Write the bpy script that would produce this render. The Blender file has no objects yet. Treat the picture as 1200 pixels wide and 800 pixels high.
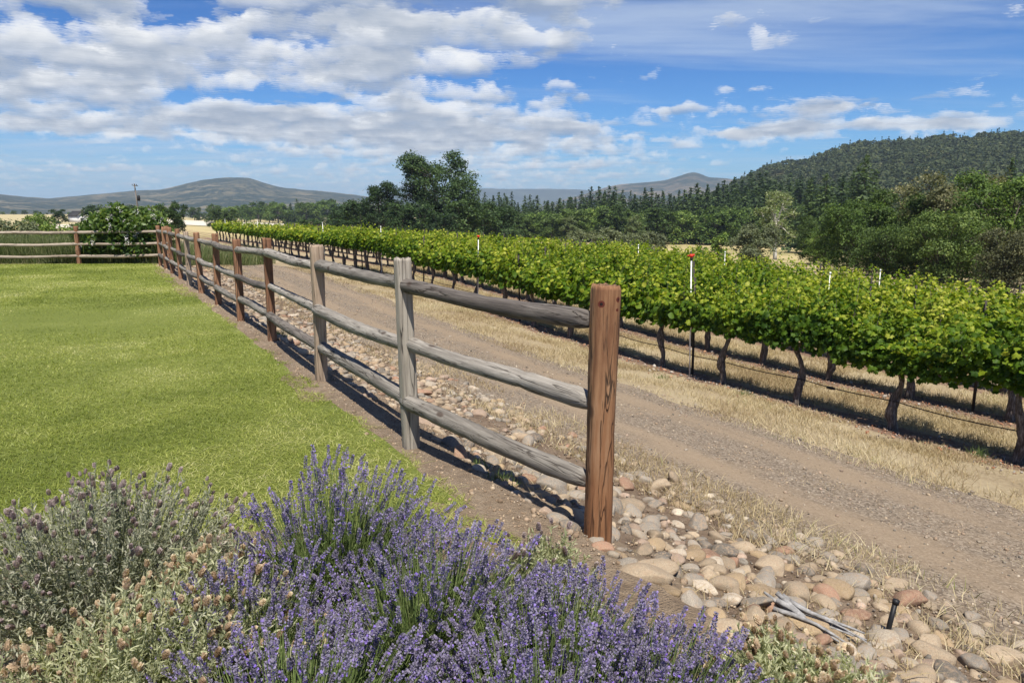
import bpy, math, random
import numpy as np
from mathutils import Matrix, Vector

R = math.radians
rng = np.random.default_rng(7)
random.seed(7)
scene = bpy.context.scene
col = scene.collection

# ------------------------------------------------------------------ camera
F_PX, CAM_H = 870.0, 1.7
PITCH = math.atan(150 / F_PX)
cam_d = bpy.data.cameras.new('camera')
cam_d.sensor_width = 36
cam_d.lens = 36 * F_PX / 1200
cam_d.clip_start = 0.05
cam_d.clip_end = 60000
cam = bpy.data.objects.new('camera', cam_d)
cam.location = (0, 0, CAM_H)
cam.rotation_euler = (math.pi / 2 - PITCH, 0, 0)
col.objects.link(cam)
scene.camera = cam

# ------------------------------------------------------------------ light and exposure
SUN_ELEV = R(62)
SUN_H = np.array([0.10, -0.995]); SUN_H /= np.linalg.norm(SUN_H)
sun_dir = Vector((SUN_H[0] * math.cos(SUN_ELEV), SUN_H[1] * math.cos(SUN_ELEV), math.sin(SUN_ELEV)))
sd = bpy.data.lights.new('sun', 'SUN')
sd.energy = 4.8
sd.angle = R(0.53)
sd.color = (1.0, 0.955, 0.88)
so = bpy.data.objects.new('sun', sd)
so.rotation_euler = (-sun_dir).to_track_quat('-Z', 'Y').to_euler()
so.location = (0, 0, 60)
col.objects.link(so)

scene.view_settings.view_transform = 'Standard'
scene.view_settings.look = 'None'
scene.view_settings.exposure = 0.72
scene.view_settings.gamma = 1.0
scene.view_settings.use_curve_mapping = False
scene.cycles.max_bounces = 6
scene.cycles.diffuse_bounces = 3
scene.cycles.glossy_bounces = 2
scene.cycles.transmission_bounces = 4
scene.cycles.transparent_max_bounces = 6
scene.cycles.volume_bounces = 0
scene.cycles.sample_clamp_indirect = 6
scene.cycles.use_denoising = True


def pix_dir(px, py):
    x = (px - 600) / F_PX
    y = -(py - 400) / F_PX
    return np.array([x, math.cos(PITCH) + y * math.sin(PITCH), -math.sin(PITCH) + y * math.cos(PITCH)])


# ------------------------------------------------------------------ node helpers
class NT:
    def __init__(s, tree):
        s.t = tree
        s.n = tree.nodes
        s.l = tree.links

    def new(s, kind, **kw):
        n = s.n.new(kind)
        for k, v in kw.items():
            setattr(n, k, v)
        return n

    def put(s, sock, v):
        if isinstance(v, bpy.types.NodeSocket):
            s.l.new(v, sock)
        elif v is not None:
            sock.default_value = v

    def math(s, op, a, b=None, c=None, clamp=False):
        n = s.new('ShaderNodeMath', operation=op, use_clamp=clamp)
        for i, v in enumerate((a, b, c)):
            if v is not None:
                s.put(n.inputs[i], v)
        return n.outputs[0]

    def vmath(s, op, a, b=None, scale=None):
        n = s.new('ShaderNodeVectorMath', operation=op)
        s.put(n.inputs[0], a)
        if b is not None:
            s.put(n.inputs[1], b)
        if scale is not None:
            s.put(n.inputs['Scale'], scale)
        return n.outputs['Value'] if op in ('DOT_PRODUCT', 'LENGTH', 'DISTANCE') else n.outputs[0]

    def noise(s, vec, scale, detail=4, rough=0.55, dist=0.0, col=False):
        n = s.new('ShaderNodeTexNoise')
        s.put(n.inputs['Vector'], vec)
        n.inputs['Scale'].default_value = scale
        n.inputs['Detail'].default_value = detail
        n.inputs['Roughness'].default_value = rough
        n.inputs['Distortion'].default_value = dist
        return n.outputs['Color'] if col else n.outputs['Fac']

    def voro(s, vec, scale, feature='F1', out='Distance'):
        n = s.new('ShaderNodeTexVoronoi', feature=feature)
        s.put(n.inputs['Vector'], vec)
        n.inputs['Scale'].default_value = scale
        return n.outputs[out]

    def ramp(s, fac, stops, interp='LINEAR'):
        n = s.new('ShaderNodeValToRGB')
        n.color_ramp.interpolation = interp
        e = n.color_ramp.elements
        while len(e) > 1:
            e.remove(e[-1])
        for i, (p, c) in enumerate(stops):
            el = e[0] if i == 0 else e.new(p)
            el.position = p
            el.color = (c, c, c, 1) if isinstance(c, (int, float)) else (*c, 1)
        s.put(n.inputs[0], fac)
        return n.outputs[0]

    def map(s, v, a, b, c=0.0, d=1.0, smooth=True):
        n = s.new('ShaderNodeMapRange')
        n.interpolation_type = 'SMOOTHSTEP' if smooth else 'LINEAR'
        for i, x in enumerate((v, a, b, c, d)):
            s.put(n.inputs[i], x)
        return n.outputs[0]

    def mix(s, f, a, b, blend='MIX'):
        n = s.new('ShaderNodeMix', data_type='RGBA', blend_type=blend)
        s.put(n.inputs['Factor'], f)
        for k, v in ((6, a), (7, b)):
            if isinstance(v, tuple) and len(v) == 3:
                v = (*v, 1)
            s.put(n.inputs[k], v)
        return n.outputs[2]

    def scale(s, vec, sc):
        return s.vmath('MULTIPLY', vec, sc)

    def attr(s, name, out='Fac'):
        n = s.new('ShaderNodeAttribute', attribute_name=name)
        return n.outputs[out]

    def coord(s, out='Object'):
        return s.new('ShaderNodeTexCoord').outputs[out]

    def pos(s):
        return s.new('ShaderNodeNewGeometry').outputs['Position']

    def bump(s, h, strength=0.4, dist=0.02):
        n = s.new('ShaderNodeBump')
        n.inputs['Strength'].default_value = strength
        n.inputs['Distance'].default_value = dist
        s.put(n.inputs['Height'], h)
        return n.outputs[0]


def mat(name):
    m = bpy.data.materials.new(name)
    m.use_nodes = True
    nt = NT(m.node_tree)
    b = m.node_tree.nodes['Principled BSDF']
    b.inputs['Roughness'].default_value = 0.9
    b.inputs['Specular IOR Level'].default_value = 0.25
    return m, nt, b


def leaf_mat(name, stops, transl=0.35, rough=0.6, objvar=0.25, attr='rnd', spec=0.3, tcol=1.25):
    """foliage: colour ramp over a per-leaf number, a little shift per plant, light coming through the leaf"""
    m, nt, b = mat(name)
    f = nt.attr(attr)
    oi = nt.new('ShaderNodeObjectInfo').outputs['Random']
    f2 = nt.math('ADD', f, nt.math('MULTIPLY', nt.math('SUBTRACT', oi, 0.5), objvar), clamp=True)
    c = nt.ramp(f2, stops)
    nt.put(b.inputs['Base Color'], c)
    b.inputs['Roughness'].default_value = rough
    b.inputs['Specular IOR Level'].default_value = spec
    if transl > 0:
        tr = nt.new('ShaderNodeBsdfTranslucent')
        nt.put(tr.inputs['Color'], nt.mix(1.0, c, (tcol, tcol * 1.02, tcol * 0.55), 'MULTIPLY'))
        mx = nt.new('ShaderNodeMixShader')
        mx.inputs[0].default_value = transl
        nt.l.new(b.outputs[0], mx.inputs[1])
        nt.l.new(tr.outputs[0], mx.inputs[2])
        nt.l.new(mx.outputs[0], nt.n['Material Output'].inputs['Surface'])
    return m


# ------------------------------------------------------------------ sky with clouds
world = bpy.data.worlds.new('World')
scene.world = world
world.use_nodes = True
W = NT(world.node_tree)
bg = W.n['Background']
SKY_STRENGTH = 0.1
sky = W.new('ShaderNodeTexSky', sky_type='NISHITA')
sky.sun_disc = False
sky.sun_elevation = SUN_ELEV
sky.sun_rotation = math.atan2(SUN_H[0], SUN_H[1])
sky.altitude = 400
sky.air_density = 1.0
sky.dust_density = 0.15
sky.ozone_density = 1.6
gen = W.coord('Generated')
sx = W.new('ShaderNodeSeparateXYZ')
W.l.new(gen, sx.inputs[0])
X, Y, Z = sx.outputs
zc = W.math('MAXIMUM', Z, 0.004)
den = W.math('ADD', zc, 0.022)
cpx = W.math('DIVIDE', X, den)
cpy = W.math('DIVIDE', Y, den)
az = W.math('ARCTAN2', X, Y)
hyp = W.math('SQRT', W.math('ADD', W.math('MULTIPLY', X, X), W.math('MULTIPLY', Y, Y)))
el = W.math('ARCTAN2', Z, hyp)


def sky_blob(px, py, wx, wy):
    """soft patch of the sky at a compass direction and height above the horizon"""
    d0 = pix_dir(px, py)
    a0 = math.atan2(d0[0], d0[1]); e0 = math.atan2(d0[2], math.hypot(d0[0], d0[1]))
    sa, se = wx / F_PX, wy / F_PX
    da = W.math('DIVIDE', W.math('SUBTRACT', az, a0), sa)
    de = W.math('DIVIDE', W.math('SUBTRACT', el, e0), se)
    r2 = W.math('ADD', W.math('MULTIPLY', da, da), W.math('MULTIPLY', de, de))
    return W.math('EXPONENT', W.math('MULTIPLY', r2, -1.0))


CLOUD_COVER = [(90, 40, 300, 70, .125), (420, 25, 230, 45, .115), (480, 95, 150, 40, .14), (330, 150, 130, 20, .15), (620, 160, 190, 30, .19), (120, 100, 190, 34, .11),
               (640, 30, 130, 30, .08), (470, 150, 130, 26, .10), (300, 135, 40, 12, .12), (300, 108, 75, 13, -.22), (230, 118, 50, 10, -.12), (120, 172, 190, 16, -.10),
               (890, 155, 44, 9, .24), (975, 124, 62, 9, .23), (1030, 122, 22, 9, .16), (1015, 146, 95, 8, .25), (1130, 147, 50, 8, .20), (845, 103, 22, 7, .24),
               (893, 103, 34, 6, .22), (985, 102, 16, 5, .24), (800, 130, 40, 7, .17), (668, 115, 36, 8, .12), (930, 85, 260, 42, -.20), (1080, 190, 260, 30, -.20), (740, 70, 30, 10, -.05),
               (50, 147, 46, 9, .18), (150, 153, 26, 7, .16), (200, 214, 260, 16, -.03), (700, 205, 180, 16, .02), (780, 195, 60, 10, .06)]
cover = None
for px, py, wx, wy, amp in CLOUD_COVER:
    t = W.math('MULTIPLY', sky_blob(px, py, wx, wy), amp)
    cover = t if cover is None else W.math('ADD', cover, t)
cover = W.math('SUBTRACT', cover, W.map(el, 0.004, 0.03, 0.5, 0.0))
gm = W.new('ShaderNodeGamma')
W.put(gm.inputs[0], W.vmath('SCALE', sky.outputs[0], scale=SKY_STRENGTH)); gm.inputs[1].default_value = 1.6
basecol = W.vmath('SCALE', W.vmath('MULTIPLY', gm.outputs[0], (.15, .58, .95)), scale=1 / SKY_STRENGTH)
basecol = W.mix(W.math('MULTIPLY', W.math('EXPONENT', W.math('MULTIPLY', W.math('MAXIMUM', el, 0.0), -13.0)), .9), basecol, (2.7, 3.7, 4.9))
CLOUD_WHITE = 6.3
# thin high veil
vv = W.new('ShaderNodeCombineXYZ')
W.put(vv.inputs[0], W.math('MULTIPLY', cpx, 0.35)); W.put(vv.inputs[1], W.math('MULTIPLY', cpy, 1.1)); vv.inputs[2].default_value = 3.3
vn = W.noise(vv.outputs[0], 1.0, 6, 0.62, 0.3)
veil_cov = W.math('ADD', W.math('MULTIPLY', sky_blob(900, 5, 480, 40), .40),
                  W.math('ADD', W.math('MULTIPLY', sky_blob(250, 195, 520, 40), .30), W.math('MULTIPLY', sky_blob(700, 215, 300, 35), .12)))
veil = W.math('MULTIPLY', W.map(W.math('ADD', vn, veil_cov), .50, .95), 0.62, clamp=True)
skycol = W.mix(veil, basecol, (CLOUD_WHITE * .60, CLOUD_WHITE * .70, CLOUD_WHITE * .84))
# cumulus: thin slices from the flat base to the tops, near to far along the line of sight
N_SL = 11
Tr = None; acc = None


def cloud_noise(h, zoff, detail):
    cv = W.new('ShaderNodeCombineXYZ')
    W.put(cv.inputs[0], W.math('MULTIPLY', cpx, h)); W.put(cv.inputs[1], W.math('MULTIPLY', cpy, h)); cv.inputs[2].default_value = zoff
    return W.noise(cv.outputs[0], 2.5, detail, 0.60, 0.1)


for i in range(N_SL):
    f = i / (N_SL - 1)
    h = 1.0 + 0.135 * f
    nz = cloud_noise(h, 0.2 * f + 1.7, 8)
    up = cloud_noise(h * 0.955, 0.2 * f + 1.7, 3)     # the same cloud a little higher up: is this its sunny top or its base?
    lit = W.math('SUBTRACT', nz, up)
    dn = W.math('SUBTRACT', W.math('ADD', W.math('MULTIPLY', W.math('SUBTRACT', nz, .5), 1.45), cover), 0.095 + 0.15 * f ** 1.3)
    a = W.map(dn, 0.0, 0.055, 0.0, 0.28 + .17 * f)
    shade = W.map(dn, 0.0, 0.15, 0.30, 0.0)          # thin edges are brighter than the deep core
    br = W.math('ADD', W.math('ADD', shade, W.math('MULTIPLY', lit, 3.2)), -0.05 + 0.84 * f ** 0.8, clamp=True)
    c = W.mix(br, (CLOUD_WHITE * .30, CLOUD_WHITE * .37, CLOUD_WHITE * .49), (CLOUD_WHITE, CLOUD_WHITE * 1.0, CLOUD_WHITE * .99))
    if Tr is None:
        acc = W.vmath('SCALE', c, scale=a)
        Tr = W.math('SUBTRACT', 1.0, a)
    else:
        acc = W.vmath('ADD', acc, W.vmath('SCALE', c, scale=W.math('MULTIPLY', a, Tr)))
        Tr = W.math('MULTIPLY', Tr, W.math('SUBTRACT', 1.0, a))
final = W.vmath('ADD', W.vmath('SCALE', skycol, scale=Tr), acc)
W.l.new(final, bg.inputs['Color'])
bg.inputs['Strength'].default_value = SKY_STRENGTH
world.cycles.sampling_method = 'MANUAL'
world.cycles.sample_map_resolution = 512


# ------------------------------------------------------------------ mesh helpers
def mesh_np(name, V, faces, attrs=None, smooth=False):
    """V (n,3); faces: list of int arrays (m,k); attrs: {name: per-face float array}"""
    V = np.asarray(V, dtype=np.float32)
    faces = [np.asarray(f, dtype=np.int32) for f in faces if len(f)]
    me = bpy.data.meshes.new(name)
    tot = np.concatenate([np.full(len(f), f.shape[1], dtype=np.int32) for f in faces])
    loops = np.concatenate([f.ravel() for f in faces])
    start = np.concatenate([[0], np.cumsum(tot)[:-1]]).astype(np.int32)
    me.vertices.add(len(V)); me.vertices.foreach_set('co', V.ravel())
    me.loops.add(len(loops)); me.loops.foreach_set('vertex_index', loops)
    me.polygons.add(len(tot)); me.polygons.foreach_set('loop_start', start)
    me.polygons.foreach_set('loop_total', tot)
    if smooth:
        me.polygons.foreach_set('use_smooth', np.ones(len(tot), dtype=bool))
    me.update(calc_edges=True)
    if attrs:
        for k, v in attrs.items():
            v = np.asarray(v, dtype=np.float32)
            if v.ndim == 2:
                a = me.attributes.new(k, 'FLOAT_COLOR', 'FACE')
                a.data.foreach_set('color', np.hstack([v, np.ones((len(v), 1), np.float32)]).ravel().astype(np.float32))
            else:
                a = me.attributes.new(k, 'FLOAT', 'FACE')
                a.data.foreach_set('value', v)
    me.validate()
    return me


def obj(name, me, m=None, parent=None, loc=(0, 0, 0)):
    o = bpy.data.objects.new(name, me)
    o.location = loc
    col.objects.link(o)
    if m is not None and not me.materials:
        me.materials.append(m)
    if parent:
        o.parent = parent
    return o


def tag(o, label=None, cat=None, group=None, kind=None):
    for k, v in (('label', label), ('category', cat), ('group', group), ('kind', kind)):
        if v:
            o[k] = v
    return o


def thing(name, label, cat, loc=(0, 0, 0), group=None, rz=0.0):
    o = bpy.data.objects.new(name, None)
    o.empty_display_size = 0.2
    o.location = loc
    o.rotation_euler = (0, 0, rz)
    col.objects.link(o)
    return tag(o, label, cat, group)


def copy_tree(root, name=None):
    r = root.copy()
    col.objects.link(r)
    for ch in root.children:
        c = ch.copy(); col.objects.link(c); c.parent = r
        for g in ch.children:
            d = g.copy(); col.objects.link(d); d.parent = c
    return r


def rotz_mats(a):
    c, s = np.cos(a), np.sin(a); z = np.zeros_like(a); o = np.ones_like(a)
    return np.stack([np.stack([c, -s, z], -1), np.stack([s, c, z], -1), np.stack([z, z, o], -1)], -2)


def norm(v):
    return v / np.maximum(np.linalg.norm(v, axis=-1, keepdims=True), 1e-9)


def frames(N, roll=None):
    """rotation matrices whose local z is N, rolled by a random angle"""
    N = norm(N)
    ref = np.where(np.abs(N[:, 2:3]) < 0.9, np.array([[0, 0, 1.0]]), np.array([[1.0, 0, 0]]))
    T = norm(np.cross(ref, N)); B = np.cross(N, T)
    if roll is None:
        roll = rng.uniform(0, 2 * np.pi, len(N))
    c, s = np.cos(roll)[:, None], np.sin(roll)[:, None]
    T2 = T * c + B * s; B2 = -T * s + B * c
    return np.stack([T2, B2, N], -1)


def frames_y(D, roll=None):
    """rotation matrices whose local y runs along D (a blade that grows along D)"""
    M = frames(D, roll)
    return np.stack([M[..., 0], M[..., 2], -M[..., 1]], -1)


def scatter(tV, tF, P, M, S):
    """copies of a small template; returns V, F, copy index of each face"""
    tV = np.asarray(tV, float); n, k = len(P), len(tV)
    S = np.asarray(S, float)
    S = S[:, None, None] if S.ndim == 1 else S[:, None, :]
    V = np.einsum('nij,nkj->nki', M, np.broadcast_to(tV[None], (n, k, 3)) * S) + P[:, None, :]
    outF, idx = [], []
    for f in tF:
        f = np.asarray(f, dtype=np.int64)
        outF.append((f[None] + (np.arange(n) * k)[:, None, None]).reshape(-1, f.shape[1]))
        idx.append(np.repeat(np.arange(n), len(f)))
    return V.reshape(-1, 3), outF, np.concatenate(idx)


def tube(path, rad, sides=8, jitter=0.0, cap=True, seed=0):
    """tapered tube along a path; returns V, [F4, F3]"""
    r_ = np.random.default_rng(seed)
    path = np.asarray(path, float); n = len(path)
    T = norm(np.gradient(path, axis=0))
    up = np.array([0.31, 0.2, 0.93]) if abs(T[0, 2]) < 0.8 else np.array([1.0, 0.1, 0])
    A = norm(np.cross(T, up)); B = np.cross(T, A)
    ang = np.linspace(0, 2 * np.pi, sides, endpoint=False)
    rr = np.broadcast_to(np.asarray(rad, float)[:, None], (n, sides)) * (1 + jitter * r_.normal(size=(n, sides)))
    V = path[:, None] + rr[..., None] * (np.cos(ang)[None, :, None] * A[:, None] + np.sin(ang)[None, :, None] * B[:, None])
    i = np.arange(n - 1)[:, None] * sides; j = np.arange(sides)[None]; j2 = (j + 1) % sides
    F = np.stack([i + j, i + j2, i + sides + j2, i + sides + j], -1).reshape(-1, 4)
    V = V.reshape(-1, 3)
    f3 = np.zeros((0, 3), int)
    if cap:
        V = np.vstack([V, path[0], path[-1]])
        c0, c1 = n * sides, n * sides + 1
        jj = np.arange(sides); jj2 = (jj + 1) % sides
        f3 = np.vstack([np.stack([np.full(sides, c0), jj2, jj], -1), np.stack([np.full(sides, c1), (n - 1) * sides + jj, (n - 1) * sides + jj2], -1)])
    return V, [F, f3]


class MB:
    """collects geometry into one mesh"""
    def __init__(s):
        s.V = []; s.F = {}; s.A = {}; s.n = 0

    def add(s, V, F, a=0.5):
        """F: list of face arrays; a: number, or array over all faces in order"""
        tot = sum(len(f) for f in F)
        a = np.full(tot, a, float) if np.isscalar(a) else np.asarray(a, float)
        p = 0
        for f in F:
            f = np.asarray(f)
            if not len(f):
                continue
            s.F.setdefault(f.shape[1], []).append(f + s.n)
            s.A.setdefault(f.shape[1], []).append(a[p:p + len(f)]); p += len(f)
        s.V.append(np.asarray(V, float)); s.n += len(V)
        return s

    def mesh(s, name, smooth=False, attr='rnd'):
        ks = sorted(s.F)
        return mesh_np(name, np.vstack(s.V), [np.vstack(s.F[k]) for k in ks], {attr: np.concatenate([np.concatenate(s.A[k]) for k in ks])}, smooth)


def box(cx, cy, cz, sx, sy, sz):
    v = np.array([[x, y, z] for z in (-.5, .5) for y in (-.5, .5) for x in (-.5, .5)]) * [sx, sy, sz] + [cx, cy, cz]
    f = np.array([[0, 2, 3, 1], [4, 5, 7, 6], [0, 1, 5, 4], [2, 6, 7, 3], [0, 4, 6, 2], [1, 3, 7, 5]])
    return v, [f]


def vnoise(x, y, seed=0):
    """smooth value noise on a lattice, numpy"""
    def h(i, j):
        n = (i * 374761393 + j * 668265263 + seed * 974711) & 0xffffffff
        n = ((n ^ (n >> 13)) * 1274126177) & 0xffffffff
        return ((n ^ (n >> 16)) & 0xffff) / 65535.0
    x = np.asarray(x, float); y = np.asarray(y, float)
    i = np.floor(x).astype(np.int64); j = np.floor(y).astype(np.int64)
    u, v = x - i, y - j
    u = u * u * (3 - 2 * u); v = v * v * (3 - 2 * v)
    return (h(i, j) * (1 - u) + h(i + 1, j) * u) * (1 - v) + (h(i, j + 1) * (1 - u) + h(i + 1, j + 1) * u) * v


def fbm(x, y, seed=0, octv=5, gain=0.5):
    s = 0; a = 1; t = 0
    for k in range(octv):
        s = s + a * vnoise(x * 2 ** k, y * 2 ** k, seed + k); t += a; a *= gain
    return s / t


# ------------------------------------------------------------------ the lie of the land
FD = np.array([-0.4891, 0.8722])           # along the fence, the road and the vine rows
FN = np.array([0.8722, 0.4891])            # across them, towards the vines
N_FENCE, N_ROW, ROW_GAP = 1.95, 10.0, 2.65


def sstep(a, b, x):
    t = np.clip((np.asarray(x, float) - a) / (b - a), 0, 1)
    return t * t * (3 - 2 * t)


def xy(a, n):
    a = np.asarray(a, float); n = np.asarray(n, float)
    return a * FD[0] + n * FN[0], a * FD[1] + n * FN[1]


def zrow(a):
    return -1.42 + 0.72 * sstep(9, 33, a) - 1.3 * sstep(75, 130, a) - 0.0012 * np.maximum(a - 130, 0)


def terrain(x, y):
    x = np.asarray(x, float); y = np.asarray(y, float)
    n = x * FN[0] + y * FN[1]; a = x * FD[0] + y * FD[1]
    zl = -1.1 * sstep(26.5, 42, y) - 1.6 * sstep(60, 200, y) - 0.001 * np.maximum(y - 200, 0)
    t = np.clip((n - N_FENCE - 0.15) / (N_ROW - N_FENCE - .15), 0, 1)
    g = np.interp(t, [0, .06, .16, .27, .36, .5, .64, .72, 1], [0, .12, .33, .45, .51, .62, .72, .77, 1])
    zr = zrow(a)
    d = np.maximum(n - N_ROW, 0)
    zr = zr - 0.062 * np.minimum(d, 14) - 9 * (1 - np.exp(-np.maximum(d - 14, 0) / 110.0))
    z = zl * (1 - g) + zr * g
    D = np.hypot(x, y)
    z = z + 3.4 * sstep(400, 760, D) * sstep(-.17, -.30, x / np.maximum(y, 1.0)) * (y > 0)
    return z


def pix_ground(px, py):
    """the point of the land seen in that direction"""
    d = pix_dir(px, py)
    ts = np.concatenate([np.linspace(0.5, 60, 4000), np.geomspace(60, 6000, 4000)])
    P = d[None] * ts[:, None] + [0, 0, CAM_H]
    below = P[:, 2] - terrain(P[:, 0], P[:, 1]) < 0
    k = int(np.argmax(below))
    return P[k]


def project(P):
    P = np.atleast_2d(np.asarray(P, float))
    z = P[:, 2] - CAM_H
    dep = P[:, 1] * math.cos(PITCH) - z * math.sin(PITCH)
    up = P[:, 1] * math.sin(PITCH) + z * math.cos(PITCH)
    dd = np.where(dep > 0.05, dep, 1e9)
    return 600 + F_PX * P[:, 0] / dd, 400 - F_PX * up / dd, dep


def at_az(px, D):
    """x, y at distance D in the compass direction of a column of the horizon"""
    d = pix_dir(px, 250)
    h = d[:2] / np.linalg.norm(d[:2])
    return float(h[0] * D), float(h[1] * D)


def sheet(name, A, Nn, dz, m, edge=None, kind='structure'):
    """a ground sheet on a grid of along x across, lying dz above the land; edge(a, n) -> shifted n"""
    a, n = np.meshgrid(A, Nn, indexing='ij')
    if edge:
        n = edge(a, n)
    x, y = xy(a, n)
    z = terrain(x, y) + dz
    V = np.stack([x, y, z], -1).reshape(-1, 3)
    na, nn = len(A), len(Nn)
    i = np.arange(na - 1)[:, None] * nn; j = np.arange(nn - 1)[None]
    F = np.stack([i + j, i + nn + j, i + nn + j + 1, i + j + 1], -1).reshape(-1, 4)[:, ::-1]
    o = obj(name, mesh_np(name, V, [F], smooth=True), m)
    return tag(o, kind=kind)


# ------------------------------------------------------------------ ground materials
def ground_material():
    m, nt, b = mat('dry_ground')
    p = nt.pos()
    n = nt.vmath('DOT_PRODUCT', p, (FN[0], FN[1], 0))
    wob = nt.math('MULTIPLY', nt.math('SUBTRACT', nt.noise(p, 1.3, 4), .5), 0.9)
    fr = nt.math('FRACT', nt.math('DIVIDE', nt.math('SUBTRACT', nt.math('ADD', n, wob), N_ROW - ROW_GAP / 2), ROW_GAP))
    dist = nt.math('ABSOLUTE', nt.math('SUBTRACT', fr, 0.47))
    inrow = nt.map(dist, 0.10, 0.20, 1, 0)
    inrow = nt.math('MULTIPLY', inrow, nt.map(n, 8.8, 9.2))
    inrow = nt.math('MULTIPLY', inrow, nt.map(n, 25.5, 26.2, 1, 0))
    big = nt.noise(p, 0.012, 5, .6)
    mid = nt.noise(p, 0.5, 5, .6)
    fine = nt.noise(p, 18, 5, .65)
    straw = nt.ramp(nt.math('ADD', nt.math('MULTIPLY', mid, .55), nt.math('MULTIPLY', fine, .45)),
                    [(.28, (.16, .115, .07)), (.46, (.31, .24, .145)), (.72, (.45, .375, .24))])
    field = nt.ramp(big, [(.3, (.20, .19, .075)), (.45, (.33, .27, .12)), (.6, (.46, .37, .19)), (.8, (.34, .30, .13))])
    dcam = nt.vmath('LENGTH', p)
    c = nt.mix(nt.map(dcam, 50, 160), straw, field)
    soil = nt.ramp(nt.noise(p, 9, 6, .7), [(.3, (.10, .06, .04)), (.55, (.20, .125, .085)), (.75, (.32, .22, .15))])
    c = nt.mix(inrow, c, soil)
    nt.put(b.inputs['Base Color'], c)
    b.inputs['Roughness'].default_value = 1
    nt.put(b.inputs['Normal'], nt.bump(nt.math('ADD', fine, nt.noise(p, 60, 3)), .7, .04))
    return m


def road_material():
    m, nt, b = mat('gravel_road')
    p = nt.pos()
    n = nt.vmath('DOT_PRODUCT', p, (FN[0], FN[1], 0))
    a = nt.vmath('DOT_PRODUCT', p, (FD[0], FD[1], 0))
    cv = nt.new('ShaderNodeCombineXYZ'); nt.put(cv.inputs[0], nt.math('MULTIPLY', a, .35)); nt.put(cv.inputs[1], nt.math('MULTIPLY', n, 1.6))
    streak = nt.noise(cv.outputs[0], 1.5, 5, .6)
    wob = nt.math('MULTIPLY', nt.math('SUBTRACT', nt.noise(p, .6, 4), .5), 0.7)
    nn = nt.math('ADD', n, wob)
    # wheel tracks: finer, paler dust
    t1 = nt.map(nt.math('ABSOLUTE', nt.math('SUBTRACT', nn, 5.15)), .12, .42, 1, 0)
    t2 = nt.map(nt.math('ABSOLUTE', nt.math('SUBTRACT', nn, 6.55)), .12, .42, 1, 0)
    tr = nt.math('MAXIMUM', t1, t2)
    tr = nt.math('MULTIPLY', tr, nt.map(streak, .3, .55, .35, 1))
    peb = nt.voro(p, 55, out='Color')
    pebv = nt.new('ShaderNodeSeparateXYZ'); nt.l.new(peb, pebv.inputs[0])
    fine = nt.noise(p, 70, 5, .7)
    grav = nt.ramp(nt.math('ADD', nt.math('MULTIPLY', pebv.outputs[0], .5), nt.math('MULTIPLY', fine, .5)),
                   [(.2, (.080, .060, .043)), (.45, (.160, .124, .088)), (.65, (.225, .178, .128)), (.85, (.34, .285, .22))])
    dust = nt.ramp(nt.math('ADD', nt.math('MULTIPLY', fine, .6), nt.math('MULTIPLY', streak, .4)),
                   [(.3, (.155, .113, .072)), (.5, (.24, .178, .116)), (.7, (.30, .23, .153))])
    c = nt.mix(nt.math('MULTIPLY', tr, .72), grav, dust)
    c = nt.mix(nt.map(nt.noise(p, .9, 5, .65), .45, .75, 0, .55), c, (.25, .185, .118))
    nt.put(b.inputs['Base Color'], c)
    b.inputs['Roughness'].default_value = 1
    d = nt.voro(p, 45)
    nt.put(b.inputs['Normal'], nt.bump(nt.math('ADD', nt.math('MULTIPLY', d, -.5), nt.math('MULTIPLY', nt.noise(p, 160, 3, .7), .5)), .55, .012))
    return m


def soil_material(name, c0, c1, c2):
    m, nt, b = mat(name)
    p = nt.pos()
    f = nt.noise(p, 14, 7, .7)
    mid = nt.noise(p, 1.6, 5, .6)
    c = nt.ramp(nt.math('ADD', nt.math('MULTIPLY', f, .6), nt.math('MULTIPLY', mid, .4)), [(.3, c0), (.5, c1), (.7, c2)])
    nt.put(b.inputs['Base Color'], c)
    b.inputs['Roughness'].default_value = 1
    nt.put(b.inputs['Normal'], nt.bump(nt.math('ADD', nt.math('MULTIPLY', mid, 1.2), nt.math('ADD', f, nt.noise(p, 90, 3))), 1, .05))
    return m


def lawn_material():
    m, nt, b = mat('lawn_turf')
    p = nt.pos()
    big = nt.noise(p, .35, 4, .6)
    cv = nt.scale(p, (1, .6, 1))
    f = nt.noise(cv, 60, 5, .7)
    c = nt.ramp(nt.math('ADD', nt.math('MULTIPLY', big, .5), nt.math('MULTIPLY', f, .5)),
                [(.32, (.10, .13, .02)), (.5, (.195, .23, .043)), (.68, (.31, .325, .09))])
    nt.put(b.inputs['Base Color'], c)
    nt.put(b.inputs['Normal'], nt.bump(f, 1, .05))
    b.inputs['Roughness'].default_value = 1
    return m


M_ground = ground_material()
M_road = road_material()
M_bed = soil_material('stony_soil', (.13, .085, .055), (.27, .19, .125), (.42, .33, .235))
M_strip = soil_material('bare_soil', (.17, .12, .078), (.32, .235, .155), (.45, .35, .245))
M_lawn = lawn_material()

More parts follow.
